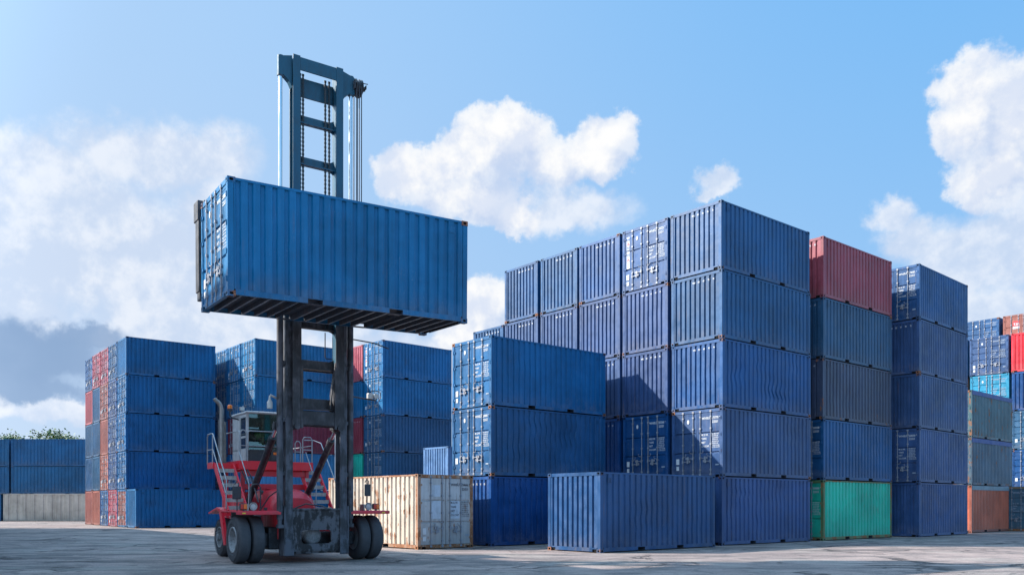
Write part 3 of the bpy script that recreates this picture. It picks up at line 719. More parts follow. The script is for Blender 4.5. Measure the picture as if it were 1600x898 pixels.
# ---- long containers at far left (forty-foot)
HX = 6.096
FR40, UN40, RF40 = frame_mesh(HX, True), under_mesh(HX), roof_mesh(HX)
S40 = {k: [corrugated(2*HX-.30, .155, H-.065, W/2-.014, .034 if k == 'n' else .055, p, s, 6, (lambda x, z: dentfn(31, 8, .03)(x*.5, z))).mesh('side_panel', ['paint']) for s in ('y-', 'y+')] for k, p in (('n', .32), ('w', .82))}
C40 = [casting(sx, sy, sz, HX) for sx in (-1, 1) for sy in (-1, 1) for sz in (-1, 1)]
def long_container(pos, th, tier, col, label, wide=False, group=None, rust=.5, ends=True):
    NSEED[0] += 1; r = random.Random(NSEED[0]); c = vcol(col, r)
    root = empty('long_container', (pos[0], pos[1], tier*(H+.003)), th, label, 'container', group)
    link('frame', FR40, root, c); link('underframe', UN40, root, c); link('roof', RF40, root, c)
    for me in S40['w' if wide else 'n']: link('side_panel', me, root, c)
    e = link('end_panel', ENDP[0], root, c); e.location.x = HX-L/2
    for s in (-1, 1):
        d = link('door', DOOR[(s, 0)], root, c); d.location.x = -(HX-L/2)
        for rod, hd in RODS[s]: link('lock_rod', rod, d)
    for me in C40: link('corner_casting', me, root, (*c[:3], rust))
    return root
thF = .02
for t, (c, lab, w_) in enumerate([((.48, .40, .32, .35), 'long beige container with wide ribs on the ground at the left edge', True), ((.006, .088, .20, .35), 'long dark blue container resting on the beige one at the left edge', False), ((.006, .092, .21, .35), 'topmost long dark blue container below the tree at the left edge', False)]):
    long_container((-48.15+HX+(-.0 if t == 0 else .75), 81+W/2), thF, t, c, lab, w_, 'long containers at the left edge')
for t, c in enumerate([(.006, .088, .20, .35), (.006, .088, .20, .35), (.006, .092, .21, .35)]):
    long_container((-48.15-HX-.35+(-.0 if t == 0 else .75), 81+W/2), thF, t, c, '%s dark blue long container cut by the left edge beside the beige one' % ['ground-tier', 'middle', 'topmost'][t], False, 'long containers at the left edge')

# ---- the row outside the frame on the left whose shade lies over the foreground
e0 = Vector((-44.9, 57.2)); dd = Vector((.61, -.79)).normalized(); nn = Vector((-.79, -.61))
for k in range(4):
    for t in range(5):
        c = e0+dd*(12.35*k+HX)+nn*(W/2)
        long_container((c.x, c.y), math.atan2(dd.y, dd.x), t, [B1, B2, B3, B4, B5][(k*2+t) % 5], 'blue long container in the row outside the frame on the left', False, 'containers of the row outside the frame')

# ------------------------------------------------------------------ trees behind the far-left containers
def tree(x, y, h, rad, seed, label):
    r = random.Random(seed); root = empty('broadleaf_tree', (x, y, 0), 0, label, 'tree', 'trees beyond the far-left containers')
    m = MB(); m.tube([(0, 0, 0), (.1, 0, h*.3), (-.1, .1, h*.6)], .3, 8, rr=[.36, .26, .16])
    cl = []
    for k in range(9):
        a = k*2.4+r.random(); e = (cos(a)*rad*r.uniform(.4, .8), sin(a)*rad*r.uniform(.4, .8), h*r.uniform(.62, .92))
        m.tube([(0, 0, h*r.uniform(.3, .55)), (e[0]*.5, e[1]*.5, e[2]*.85), e], .1, 6, rr=[.15, .09, .04]); cl.append(e)
    m.build('trunk', 'bark', root)
    c = MB()
    for k in range(34):
        b = cl[k % 9]; q = Vector(b)+Vector((r.gauss(0, rad*.3), r.gauss(0, rad*.3), r.gauss(0, h*.07)))
        for _ in range(130):
            p = q+Vector((r.gauss(0, .55), r.gauss(0, .55), r.gauss(0, .38))); s = r.uniform(.10, .20)
            u = Vector((r.uniform(-1, 1), r.uniform(-1, 1), r.uniform(-.6, .6))).normalized(); v = u.orthogonal().normalized()
            c.add([p-u*s, p-v*s*.6, p+u*s, p+v*s*.6], [(0, 1, 2, 3)])
    c.build('crown', 'leaf', root)
tree(-58.5, 104, 10.4, 2.8, 1, 'green tree whose crown shows above the blue containers, nearest the left block')
tree(-63, 106, 9.9, 2.9, 2, 'low green tree crown in the middle of the three above the containers')
tree(-70.5, 104, 9.2, 1.6, 3, 'smallest green tree tip above the containers at the left edge')
tree(-55.2, 106, 10.4, 2.4, 4, 'green tree crown half hidden by the left block')

# ------------------------------------------------------------------ container handler
TH = .60; OX, OY = -5.19, 22.8
hd = empty('container_handler', (OX, OY, 0), TH, 'red and black container handler truck with tall mast lifting a blue container', 'lift truck')
def part(mb, name, mats, parent=None): return mb.build(name, mats, parent or hd)
def outer_col(s):
    m = MB(); x0, x1 = s*.66, s*.86
    ct = .045
    m.box(s*.66, s*.86, .02, .02+ct, .22, 7.7, 0, .008); m.box(s*.66, s*.86, .33, .33+ct, .22, 7.7, 0, .008); m.box(s*.815, s*.86, .06, .34, .22, 7.7, 0)
    # lower foot gusset
    m.prism([(.0, .2), (.42, .2), (.50, .9), (.40, 1.5), (.0, 1.5)], s*.862, s*.90)
    m.box(s*.64, s*.88, -.01, .02, .20, .62, 0, .01)
    for z in (2.3, 3.7, 5.2, 6.9): m.box(s*.85, s*.95, .06, .32, z, z+.10, 0, .01)
    return m
for s in (-1, 1): part(outer_col(s), 'mast_column', 'mast_grey')
m = MB()   # rear ties of the outer mast
for z in (5.12, 7.4):
    m = MB(); m.box(-.82, .82, .375, .43, z, z+.26, 0, .01); part(m, 'rear_cross_beam', 'mast_black')
# front plate with slot
m = MB()
def plate_slot(m, x0, x1, z0, z1, hx0, hx1, hz0, hz1, y0, y1):
    r_ = .08; hole = []
    for (cx, cz, a0) in ((hx1-r_, hz1-r_, 0), (hx0+r_, hz1-r_, 90), (hx0+r_, hz0+r_, 180), (hx1-r_, hz0+r_, 270)):
        for k in range(5): t = R(a0+22.5*k); hole.append((cx+r_*cos(t), cz+r_*sin(t)))
    cor = [(x1, z1), (x0, z1), (x0, z0), (x1, z0)]
    for y in (y0, y1):
        V = [(p[0], y, p[1]) for p in cor+hole]; F = []
        for k in range(4):
            for j in range(4): F.append((k, 4+5*k+j, 4+5*k+j+1))
            F.append((k, 4+5*k+4, 4+(5*k+5) % 20, (k+1) % 4))
        m.add(V, F)
    m.add([(p[0], y0, p[1]) for p in hole]+[(p[0], y1, p[1]) for p in hole], [(i, (i+1) % 20, 20+(i+1) % 20, 20+i) for i in range(20)])
    m.add([(p[0], y0, p[1]) for p in cor]+[(p[0], y1, p[1]) for p in cor], [(i, (i+1) % 4, 4+(i+1) % 4, 4+i) for i in range(4)])
plate_slot(m, -.655, .655, .30, 1.42, -.42, .42, .50, .86, .05, .10)
m.box(-.60, .60, .045, .052, .32, .36); m.box(-.655, .655, .02, .06, 1.38, 1.44, 0, .01); m.box(-.55, .55, .10, .3, .24, .32, 0, .01)
for k in (-.5, -.25, 0, .25, .5): m.cyl((k, .045, .34), (k, .06, .34), .018, n=8)
part(m, 'front_plate', 'plate_grey')
m = MB(); m.lathe([(-.10, .0), (-.10, .17), (-.06, .23), (.22, .26), (.28, .2), (.28, 0)], 32, 0, 'Y', (.0, .36, .70)); part(m, 'axle_hub', 'rim')
# inner mast
im = MB()
for s in (-1, 1):
    im.box(s*.50, s*.70, -.10, -.06, 3.62, 13.30, 0, .008); im.box(s*.50, s*.70, .16, .20, 3.62, 13.30, 0, .008); im.box(s*.50, s*.545, -.06, .16, 3.62, 13.30)
inner = part(im, 'inner_mast', 'mast_blue')
m = MB()  # head beam
m.box(-.50, .50, -.095, -.055, 12.93, 13.27, 0, .01); m.box(-.5, .5, -.05, .18, 13.20, 13.24, 0); m.box(-.50, .50, .15, .20, 12.35, 12.85, 0, .01)
for s in (-1, 1):
    m.prism([(s*.70, 13.28), (s*1.06, 13.18), (s*1.06, 12.72), (s*.92, 12.72), (s*.78, 12.6), (s*.70, 12.45)], -.02, .14, 0, 'Y'); m.cyl((s*.98, .06, 12.70), (s*.98, .06, 13.22), .085, n=16)
part(m, 'head_beam', 'mast_blue', inner)
def rung(z0, z1, mt='mast_blue'):
    m = MB(); m.box(-.52, .52, .10, .16, z0, z1, 0, .012); m.box(-.52, .52, .0, .10, z0, z0+.03)
    for s in (-1, 1):
        for q in (-1, 1):
            zc = z0 if q < 0 else z1
            m.prism([(s*.545, zc), (s*.545, zc+q*.16), (s*.51, zc+q*.07), (s*.46, zc+q*.03), (s*.38, zc)], .11, .15, 0, 'Y')
    return part(m, 'cross_rung', mt, inner)
for z in (11.60, 10.51, 9.4, 8.3, 7.2): rung(z, z+.24)
for z0, z1 in ((6.2, 6.45), (5.12, 5.38), (4.06, 4.36)): rung(z0, z1, 'mast_black')
m = MB()  # dirty lower carriage of the inner mast
for s in (-1, 1):
    m.box(s*.48, s*.72, -.125, -.10, 3.60, 6.9, 0, .008); m.prism([(-.14, 3.55), (.22, 3.55), (.22, 4.5), (-.02, 5.2), (-.14, 5.2)], s*.44, s*.50)
m.box(-.50, .50, -.12, -.05, 3.62, 4.02, 0, .03); m.cyl((-.5, -.02, 3.66), (.5, -.02, 3.66), .07, n=14)
for s in (-1, 1): m.cyl((s*.60, -.16, 3.58), (s*.60, .20, 3.58), .08, n=14)
part(m, 'lower_carriage', 'mast_black', inner)
m = MB(); m.bar((.50, -.04, 5.35), (.34, -.04, 4.1), .06, .03, 0, side=(0, 1, 0)); m.build('brace', 'mast_black', inner)
# lift cylinders
for s in (-1, 1):
    m = MB(); m.cyl((s*.985, .10, 1.15), (s*.985, .10, 7.3), .085, n=20); m.cyl((s*.985, .10, 7.25), (s*.985, .10, 7.42), .10, n=20); m.cyl((s*.985, .10, 1.0), (s*.985, .10, 1.2), .06, n=12)
    m.box(s*.90, s*1.06, .02, .2, .92, 1.02, 0, .01)
    c = part(m, 'lift_cylinder', 'mast_grey')
    m = MB(); m.cyl((s*.985, .08, 7.4), (s*.985, .07, 12.72), .052, n=18); m.build('piston_rod', 'chrome', c)
# chains
for xc in (-.46, -.38, .24, .35):
    m = MB(); z = 6.2; k = 0
    while z < 12.9:
        w = .030 if k % 2 else .020; m.box(xc-w, xc+w, .03, .06, z, z+.052); z += .055; k += 1
    part(m, 'lift_chain', 'grease')
# hose reel
m = MB()
m.lathe([(-.10, .0), (-.10, .22), (-.07, .24), (-.03, .19), (.0, .19), (.03, .24), (.06, .19), (.10, .24), (.12, .20), (.12, 0)], 24, 0, 'X', (1.18, .10, 12.98))
m.box(.86, 1.05, .04, .16, 12.90, 13.02, 0, .01); m.cyl((1.0, .10, 12.98), (1.42, .10, 12.98), .03, n=10); m.box(1.36, 1.38, -.1, .3, 12.93, 13.03); m.box(1.02, 1.04, -.14, .34, 12.86, 13.10, 0, .01)
m.cyl((1.03, -.18, 13.0), (1.38, -.18, 13.03), .012, n=6); m.cyl((1.03, .36, 13.0), (1.38, .36, 13.03), .012, n=6)
reel = part(m, 'hose_reel', 'mast_black')
for k, (x, y) in enumerate(((1.08, -.12), (1.15, -.13), (1.22, -.12), (1.12, .33), (1.20, .34), (1.30, .33))):
    m = MB(); m.tube([(x, y, 12.95), (x+.002, y+.01, 10), (x-.01*k, y, 7.2)], .014, 6); m.build('hose', 'cab_dark' if k % 2 else 'mast_black', reel)
# spreader: built in the held container's own frame (see below)

# tilt cylinders
for s in (-1, 1):
    x = -.96 if s < 0 else .70; p, q = Vector((x, 2.9, 1.55)), Vector((x, .42, 3.60)); d = (q-p).normalized()
    m = MB(); m.cyl(p, p+d*2.75, .085, n=18); m.cyl(p+d*2.65, p+d*2.8, .10, n=18); m.cyl(p-d*.1, p+d*.1, .12, n=14); m.cyl(p+d*.6+Vector((.10, 0, 0)), p+d*2.6+Vector((.10, 0, 0)), .018, n=8)
    c = part(m, 'tilt_cylinder', 'mast_black'); m = MB(); m.cyl(p+d*2.78, q, .048, n=14); m.build('piston_rod', 'chrome', c)
    m = MB(); m.cyl(q+Vector((-.1, 0, 0)), q+Vector((.1, 0, 0)), .08, n=12); m.box(x-.09, x+.09, .34, .46, 3.50, 3.72, 0, .01); m.build('clevis', 'mast_black', c)
# wheels
def wheel(x0, w, y, r, outer, name='front_wheel'):
    """x0: outer face, w: signed width towards the machine centre"""
    sgn = 1 if w > 0 else -1; aw = abs(w); root = bpy.data.objects.new(name, None); COL.objects.link(root); root.parent = hd
    root.location = (x0, y, r); root.empty_display_size = .2; ri = r*.56
    root.rotation_euler = (random.Random(x0*y).uniform(0, 1), 0, 0)
    def lat(prof): return [(sgn*a, b) for a, b in prof]
    m = MB(); m.lathe(lat([(.03, ri), (.008, ri+.03), (.0, ri+.12), (.004, r*.86), (.025, r*.95), (.06, r*.988), (aw*.3, r), (aw*.7, r), (aw-.06, r*.988), (aw-.025, r*.95), (aw-.004, r*.86), (aw, ri+.12), (aw-.03, ri)]), 64)
    for q in (ri+.08, ri+.20): m.lathe(lat([(.002, q-.008), (-.006, q), (.002, q+.008)]), 64)
    m.build('tyre', 'rubber', root)
    m = MB(); dp = .22 if outer else .12
    m.lathe(lat([(.03, ri), (.0, ri-.01), (.0, ri-.03), (.03, ri-.045), (dp, ri-.06), (dp+.01, ri-.12), (dp-.02, .14), (dp-.02, .0)]), 48)
    m.lathe(lat([(dp-.02, .12), (dp-.11, .11), (dp-.13, .07), (dp-.13, 0)]), 24)
    m.lathe(lat([(aw-.03, ri), (aw-.05, .0)]), 24)
    for k in range(12):
        a = 2*pi*k/12; m.cyl((sgn*(dp-.02), cos(a)*.19, sin(a)*.19), (sgn*(dp-.07), cos(a)*.19, sin(a)*.19), .018, n=6)
    m.build('rim', 'rim', root)
    return root
for s in (-1, 1):
    wheel(s*2.03, -s*.335, .75, .62, True); wheel(s*1.655, -s*.335, .75, .62, False)
    rw = wheel(s*1.42, -s*.34, 4.15, .57, True, 'rear_wheel')
    m = MB()
    for k in range(8):
        a = 2*pi*k/8; m.cyl((-s*-.02, cos(a)*.17, sin(a)*.17), (s*.05, cos(a)*.17, sin(a)*.17), .02, n=6)
    m.cyl((-s*.02, 0, 0), (s*.07, 0, 0), .11, n=16); m.build('hub', 'rim', rw)
# axle
m = MB(); m.box(-1.32, 1.32, .58, .92, .42, .80, 0, .04); m.box(-1.15, -.85, .5, 1.0, .35, .95, 0, .03); m.box(.85, 1.15, .5, 1.0, .35, .95, 0, .03)
m.cyl((-1.34, .75, .62), (1.34, .75, .62), .14, n=18); part(m, 'drive_axle', 'mast_black')
m = MB(); m.box(-1.1, 1.1, 4.0, 4.3, .42, .72, 0, .03); part(m, 'steer_axle', 'mast_black')
# chassis
m = MB()
for s in (-1, 1):
    m.box(s*.62, s*.92, .45, 4.9, .62, 1.22, 0, .02)
m.box(-.9, .9, 1.0, 4.9, .75, 1.30, 0, .02); m.box(-.9, .9, 3.6, 5.2, .6, 1.85, 0, .10)
part(m, 'chassis', 'red')
m = MB(); m.box(-.95, .95, 4.9, 5.7, .5, 1.9, 0, .18); part(m, 'counterweight', 'red')
m = MB()
m.prism([(3.02, 1.36), (2.80, 1.36), (2.38, .44), (2.56, .40)], -1.74, -1.66)
part(m, 'side_strut', 'red_clean')
m = MB(); m.box(-1.10, -.93, 1.7, 3.4, .70, 1.25, 0, .04); part(m, 'fuel_tank', 'mast_black')
m = MB(); m.prism([(3.2, 1.22), (3.3, 1.36), (3.9, 1.46), (4.8, 1.30), (4.8, 1.26), (3.9, 1.40)], -1.56, -.95); part(m, 'rear_fender', 'red_clean')
m = MB(); m.prism([(3.2, 1.22), (3.3, 1.36), (3.9, 1.46), (4.8, 1.30), (4.8, 1.26), (3.9, 1.40)], .95, 1.56); part(m, 'rear_fender', 'red')
m = MB(); m.box(-1.80, -1.2, 1.60, 1.63, .45, 1.33); part(m, 'mud_flap', 'cab_dark')
# fenders
for s in (-1, 1):
    m = MB(); y0, y1 = .02, 1.55
    m.prism([(y0, 1.335), (y0+.02, 1.372), (1.5, 1.372), (y1, 1.33), (1.5, 1.345), (y0+.1, 1.345)], s*.98, s*2.10)
    m.box(s*.98, s*2.10, y0-.005, y0+.012, 1.28, 1.345, 0, .004); m.prism([(y0, 1.285), (y0+.03, 1.345), (y0, 1.37)], s*2.08, s*2.14)
    m.box(s*.99, s*1.02, .1, 1.5, .95, 1.34)
    f = part(m, 'fender', 'red')
    m = MB(); m.box(s*1.90, s*1.99, y0-.010, y0-.006, 1.30, 1.335); m.build('reflector', 'yellow_mark', f)
    # lamps
    m = MB(); xh = s*1.62; yh = .30; zh = 1.49
    m.lathe([(.10, .0), (.10, .055), (.03, .098), (-.02, .105), (-.025, .098), (.005, .07), (.012, .0)], 24, 0, 'Y', (xh, yh, zh)); m.box(xh-.02, xh+.02, yh, yh+.03, 1.36, 1.42); m.box(xh-.17*1, xh-.13, yh-.06, yh+.2, 1.37, 1.55, 0, .01)
    h = part(m, 'headlight', 'steel')
    m = MB(); m.lathe([(.0, .066), (-.006, .04), (-.008, .0)], 24, 0, 'Y', (xh, yh, zh)); m.build('lens', 'lamp_lens', h)
    m = MB(); xi = s*1.86 if s > 0 else -1.86
    m.box(xi-.10, xi+.10, yh, yh+.08, 1.40, 1.57, 0, .012); m.box(xi-.02, xi+.02, yh, yh+.03, 1.36, 1.41); it = part(m, 'indicator', 'cab_dark')
    m = MB(); m.box(xi-.005, xi+.085, yh-.025, yh+.0, 1.42, 1.55, 0, .01); m.build('orange_lens', 'orange_lens', it)
    m = MB(); m.box(xi-.085, xi-.012, yh-.022, yh+.0, 1.42, 1.55, 0, .01); m.build('red_lens', 'red_lens', it)
# engine hood: domed
m = MB(); cs = []; nx = 18; y0, y1 = 1.55, 3.3; ny = 10
for j in range(ny+1):
    t = j/ny; yy = y0+(y1-y0)*t; k = min(1, .70+.30*math.sqrt(max(0, min(1, t*3.2)))) ; hw = .70*(.93+.07*min(1, t*3)); row = []
    for i in range(nx+1):
        a = pi*i/nx; ex = lambda v, p: math.copysign(abs(v)**p, v)
        row.append((-.12-hw*ex(cos(a), .62), yy-(0 if j else 0), 1.30+(.70*k)*ex(sin(a), .62)))
    cs.append(row)
V = [p for r_ in cs for p in r_]; n_ = nx+1
m.add(V, [(j*n_+i, j*n_+i+1, (j+1)*n_+i+1, (j+1)*n_+i) for j in range(ny) for i in range(nx)], 0, True)
fc = [(-.12, y0-.10, 1.30)]; 
front = [Vector(p) for p in cs[0]]; mid_ = [Vector((-.12+(p.x+.12)*.90, y0-.10, 1.30+(p.z-1.30)*.86)) for p in front]
m.add(front+mid_, [(i, i+1, n_+i+1, n_+i) for i in range(nx)], 0, True); m.add(mid_, [list(range(n_))], 0)
m.cyl((-.85, 1.9, 1.87), (-.90, 1.9, 1.89), .06, n=12, m=1); m.box(-.95, -.86, 1.46, 1.50, 1.38, 1.46, 1, .01); m.box(-.33, -.12, 1.42, 1.47, 1.33, 1.40, 1, .008)
m.box(-.55, -.30, 2.4, 2.7, 1.985, 2.01, 0, .01)
part(m, 'engine_hood', ['red', 'cab_dark'])
# platform and its supports
m = MB(); m.box(-1.22, 1.00, 2.86, 2.93, 2.545, 2.80, 0, .012); m.box(-1.22, 1.00, 4.75, 4.82, 2.545, 2.80, 0, .012); m.box(-1.22, -1.15, 2.93, 4.75, 2.545, 2.80); m.box(.93, 1.0, 2.93, 4.75, 2.545, 2.80)
m.box(-1.88, -1.22, 3.05, 3.65, 2.60, 2.66, 0, .008); m.box(-1.88, -1.22, 3.03, 3.07, 2.56, 2.72, 0, .008); m.box(-1.90, -1.85, 3.03, 3.65, 2.56, 2.74, 0, .008)
dk = part(m, 'deck_frame', 'red_clean')
m = MB(); m.box(-1.15, .93, 2.93, 4.75, 2.76, 2.785, 0); m.box(-1.84, -1.24, 3.08, 3.62, 2.665, 2.685); m.build('deck_plate', 'grating', dk)
m = MB()
for x in (-1.12, .80): m.box(x, x+.10, 2.95, 3.07, 1.25, 2.545, 0, .01); m.box(x, x+.10, 4.6, 4.72, 1.25, 2.545, 0, .01)
m.box(-1.05, .85, 2.98, 3.04, 1.98, 2.14, 0, .01); m.box(-1.05, .85, 2.98, 3.04, 2.36, 2.52, 0, .01)
m.box(-1.05, .85, 3.2, 4.5, 1.3, 1.9, 0, .05)
part(m, 'cab_support', 'red')
# stairs
def stairs(x0, x1, yb, yt, zb, zt, n=6):
    m = MB()
    for x in (x0, x1-.04): m.bar((x+.02, yb-.05, zb-.05), (x+.02, yt, zt), .04, .15, 0, side=(1, 0, 0))
    st = part(m, 'staircase', 'red_clean')
    for k in range(n):
        t = (k+.35)/n; y = yb+(yt-yb)*t; z = zb+(zt-zb)*t
        m = MB(); m.box(x0+.045, x1-.045, y-.07, y+.12, z-.018, z+.018, 0, .005); m.box(x0+.045, x1-.045, y-.080, y-.06, z-.075, z+.03); m.build('step', 'grating', st)
    return st
sL = stairs(-1.88, -1.32, 1.75, 3.03, 1.40, 2.66); sR = stairs(.72, 1.32, 2.1, 3.35, 1.35, 2.66)
def rail(pts, r=.018, name='handrail', parent=None, mat='rail'):
    m = MB(); m.tube(pts, r, 8); return m.build(name, mat, parent or hd)
rail([(-1.90, 1.75, 1.42), (-1.90, 1.72, 2.20), (-1.90, 1.80, 2.28), (-1.90, 3.0, 3.50), (-1.90, 3.08, 3.55), (-1.90, 3.55, 3.55), (-1.90, 3.62, 3.48), (-1.90, 3.62, 2.7)])
rail([(-1.90, 1.78, 1.85), (-1.90, 3.04, 3.10), (-1.90, 3.6, 3.10)], .015)
rail([(-1.90, 3.08, 2.7), (-1.90, 3.08, 3.5)]); rail([(-1.3, 1.72, 1.42), (-1.3, 1.68, 2.1), (-1.3, 1.76, 2.2), (-1.3, 2.6, 3.05)], .015)
# deck front rail and gate bits
def gate(x0, x1, y, z1=3.62):
    rail([(x0, y, 2.79), (x0, y, z1-.07), (x0+.05, y, z1), (x1-.05, y, z1), (x1, y, z1-.07), (x1, y, 2.79)]); rail([(x0, y, (z1+2.79)/2), (x1, y, (z1+2.79)/2)], .014)
gate(-1.17, -1.0+.0, 2.90, 3.68); gate(-.98, .35, 2.84, 3.66); gate(.45, .62, 2.9, 3.42); gate(.68, .97, 2.88, 3.55)
rail([(-1.18, 2.95, 2.8), (-1.18, 2.95, 3.6), (-1.18, 3.05, 3.66), (-1.18, 4.6, 3.66), (-1.18, 4.7, 3.6), (-1.18, 4.7, 2.8)]); rail([(.97, 2.95, 3.3), (.97, 4.6, 3.3), (.97, 4.6, 2.8)], .015)
rail([(1.42, 2.1, 1.45), (1.42, 2.08, 2.1), (1.42, 2.2, 2.25), (1.42, 3.3, 3.42), (1.30, 3.6, 3.52), (.99, 3.6, 3.52)]); rail([(.78, 2.08, 1.45), (.78, 2.05, 2.15), (.78, 2.9, 3.1)], .015)
rail([(-1.48, .95, 1.37), (-1.48, .95, 2.0), (-1.42, .95, 2.08), (-1.28, .95, 2.08), (-1.22, .95, 2.0), (-1.22, .95, 1.37)], .02, 'grab_rail', None, 'cab_dark')
rail([(1.12, 1.2, 1.37), (1.12, 1.2, 2.0), (1.18, 1.2, 2.08), (1.32, 1.2, 2.08), (1.38, 1.2, 2.0), (1.38, 1.2, 1.37)], .018, 'grab_rail', None, 'cab_dark')
# cab
X0, X1, Y0, Y1, Z0, Z1 = -.96, .42, 3.02, 4.38, 2.80, 4.24
m = MB(); pw = .07; ZS = 3.12
for (x, y) in ((X0, Y0), (X1-pw, Y0), (X0, Y1-pw), (X1-pw, Y1-pw)): m.box(x, x+pw, y, y+pw, ZS, Z1-.06, 0, .01)
m.box(X0, X1, Y1-.04, Y1, Z0, Z1-.06, 0, .01); m.box(X0, X0+.04, Y0, Y1, Z0, ZS, 0, .01); m.box(X1-.04, X1, Y0, Y1, Z0, ZS, 0, .01); m.box(X0+.03, X1-.03, Y0+.02, Y1, Z0, Z0+.05)
m.box(X0, X0+.05, Y0+.62, Y0+.70, ZS, Z1-.06, 0, .006); m.box(X0, X0+.05, Y0+.07, Y1-.07, ZS, ZS+.05); m.box(X0, X0+.05, Y0+.07, Y1-.07, Z1-.16, Z1-.06)
m.box(X0, X0+.05, Y0+.07, Y0+.62, 3.48, 3.54)
m.box(X0, X0+.035, Y0+.70, Y1-.05, ZS, Z1-.1)
cab = part(m, 'cab', 'cab_grey')
m = MB(); m.box(X0-.03, X1+.03, Y0-.08, Y1+.03, Z1-.06, Z1, 0, .02); m.box(X0+.05, X1-.05, Y0+.1, Y1-.1, Z1, Z1+.03, 0, .012); m.box(X0-.04, X1+.04, Y0-.12, Y0-.06, Z1-.045, Z1-.01, 0, .006); m.build('cab_roof', 'cab_grey', cab)
m = MB(); m.box(X0+.04, X1-.04, Y0, Y0+.04, Z0, ZS, 0, .01); m.box(X0+.72, X1-.05, Y0-.03, Y0+.0, Z0+.03, ZS-.06, 0, .01); m.build('front_panel', 'cab_dark', cab)
m = MB(); m.box(X0+.07, X1-.07, Y0+.02, Y0+.026, ZS, Z1-.06); m.build('windscreen', 'glass', cab)
m = MB(); m.box(X0+.02, X0+.026, Y0+.07, Y0+.62, ZS+.05, 3.48); m.box(X0+.02, X0+.026, Y0+.07, Y0+.62, 3.54, Z1-.16); m.build('side_window', 'glass', cab)
m = MB(); m.box(X1-.026, X1-.02, Y0+.07, Y1-.07, ZS, Z1-.06); m.build('side_window', 'glass', cab)
m = MB(); m.box(X0+.1, X1-.1, Y0-.012, Y0-.004, ZS-.02, ZS+.02); m.build('window_seal', 'cab_dark', cab)
m = MB(); m.bar((X0+.55, Y0-.02, ZS+.04), (X0+.78, Y0-.02, ZS+.70), .02, .012, 0, side=(0, 1, 0)); m.build('wiper', 'cab_dark', cab)
m = MB(); m.box(X0+.78, X0+.90, Y0-.045, Y0-.03, Z0+.20, Z0+.27, 0, .006); m.build('marker_lamp', 'orange_lens', cab)
m = MB(); m.box(-.55, -.05, 3.72, 4.15, 2.9, 3.12, 0, .04); m.box(-.53, -.07, 4.08, 4.2, 3.1, 3.85, 0, .05); m.build('driver_seat', 'cab_inside', cab)
m = MB(); 
pts = [(-.30+.18*cos(2*pi*k/20), 3.42+.10*sin(2*pi*k/20), 3.40+.13*sin(2*pi*k/20)) for k in range(21)]; m.tube(pts, .016, 6); m.cyl((-.30, 3.42, 3.40), (-.30, 3.22, 2.9), .03, n=8); m.build('steering_wheel', 'cab_dark', cab)
m = MB(); m.box(-.85, .32, 3.1, 3.3, 2.9, 3.14, 0, .03); m.build('dashboard', 'cab_inside', cab)
# exhaust
m = MB(); ex, ey = -1.40, 4.0
m.tube([(ex, ey, 2.70), (ex, ey, 4.35), (ex-.02, ey, 4.46), (ex-.09, ey-.01, 4.56), (ex-.16, ey-.02, 4.60), (ex-.2, ey-.02, 4.66)], .075, 14, rr=[.066, .066, .064, .062, .062, .06])
m.cyl((ex, ey, 2.75), (ex, ey, 4.05), .08, n=18); m.cyl((ex+.12, ey+.1, 2.7), (ex+.12, ey+.1, 4.0), .05, n=12)
for z in (2.95, 3.45, 3.95): m.cyl((ex, ey, z), (ex, ey, z+.04), .088, n=18)
part(m, 'exhaust_pipe', 'steel')
# beacon
m = MB(); bx, by = -1.22, 3.75; m.tube([(X0, by, 4.05), (bx+.05, by, 4.10), (bx, by, 4.16), (bx, by, 4.30)], .018, 8); m.cyl((bx, by, 4.30), (bx, by, 4.36), .075, n=16)
bc_ = part(m, 'beacon', 'cab_dark'); m = MB(); m.lathe([(0, .072), (.09, .068), (.115, .05), (.12, .0)], 18, 0, 'Z', (bx, by, 4.36)); m.build('beacon_dome', 'orange_lens', bc_)
m = MB(); m.box(-1.0, -.86, 3.5, 3.6, 4.30, 4.41, 0, .015); m.cyl((-.93, 3.55, 4.2), (-.93, 3.55, 4.32), .015, n=8); wl = part(m, 'work_lamp', 'steel'); m = MB(); m.box(-.99, -.87, 3.49, 3.50, 4.31, 4.40); m.build('lens', 'lamp_lens', wl)
# mast-side lamps
m = MB(); m.cyl((-1.0, .2, 4.30), (-1.22, .15, 4.38), .03, n=8); m.lathe([(-.22, .07), (-.06, .075), (.02, .03), (.12, .02)], 14, 0, 'Z', (-1.24, .14, 4.25)); part(m, 'mast_lamp', 'lamp_lens')
m = MB(); m.tube([(.9, .15, 4.52), (1.75, .12, 4.44), (1.80, .12, 4.50)], .02, 8); m.tube([(1.86, .12, 4.44), (1.90, .12, 4.52), (1.90, .12, 4.66), (1.82, .12, 4.70), (1.62, .12, 4.69)], .012, 6)
al = part(m, 'lamp_arm', 'mast_black')
m = MB(); m.box(1.50, 1.66, .06, .18, 4.47, 4.63, 0, .02); m.cyl((1.72, .10, 4.55), (1.72, .0, 4.55), .07, n=14); m.build('work_lamp', 'lamp_lens', al)
rail([(.9, .2, 6.1), (1.7, .1, 6.03), (2.1, .0, 5.90)], .018, 'cable_guide', None, 'mast_black')
m = MB(); m.tube([(.34, .3, 6.2), (.34, .3, 5.55), (.36, .3, 5.5), (.55, .3, 5.5)], .014, 6); part(m, 'sensor_bracket', 'mast_black')
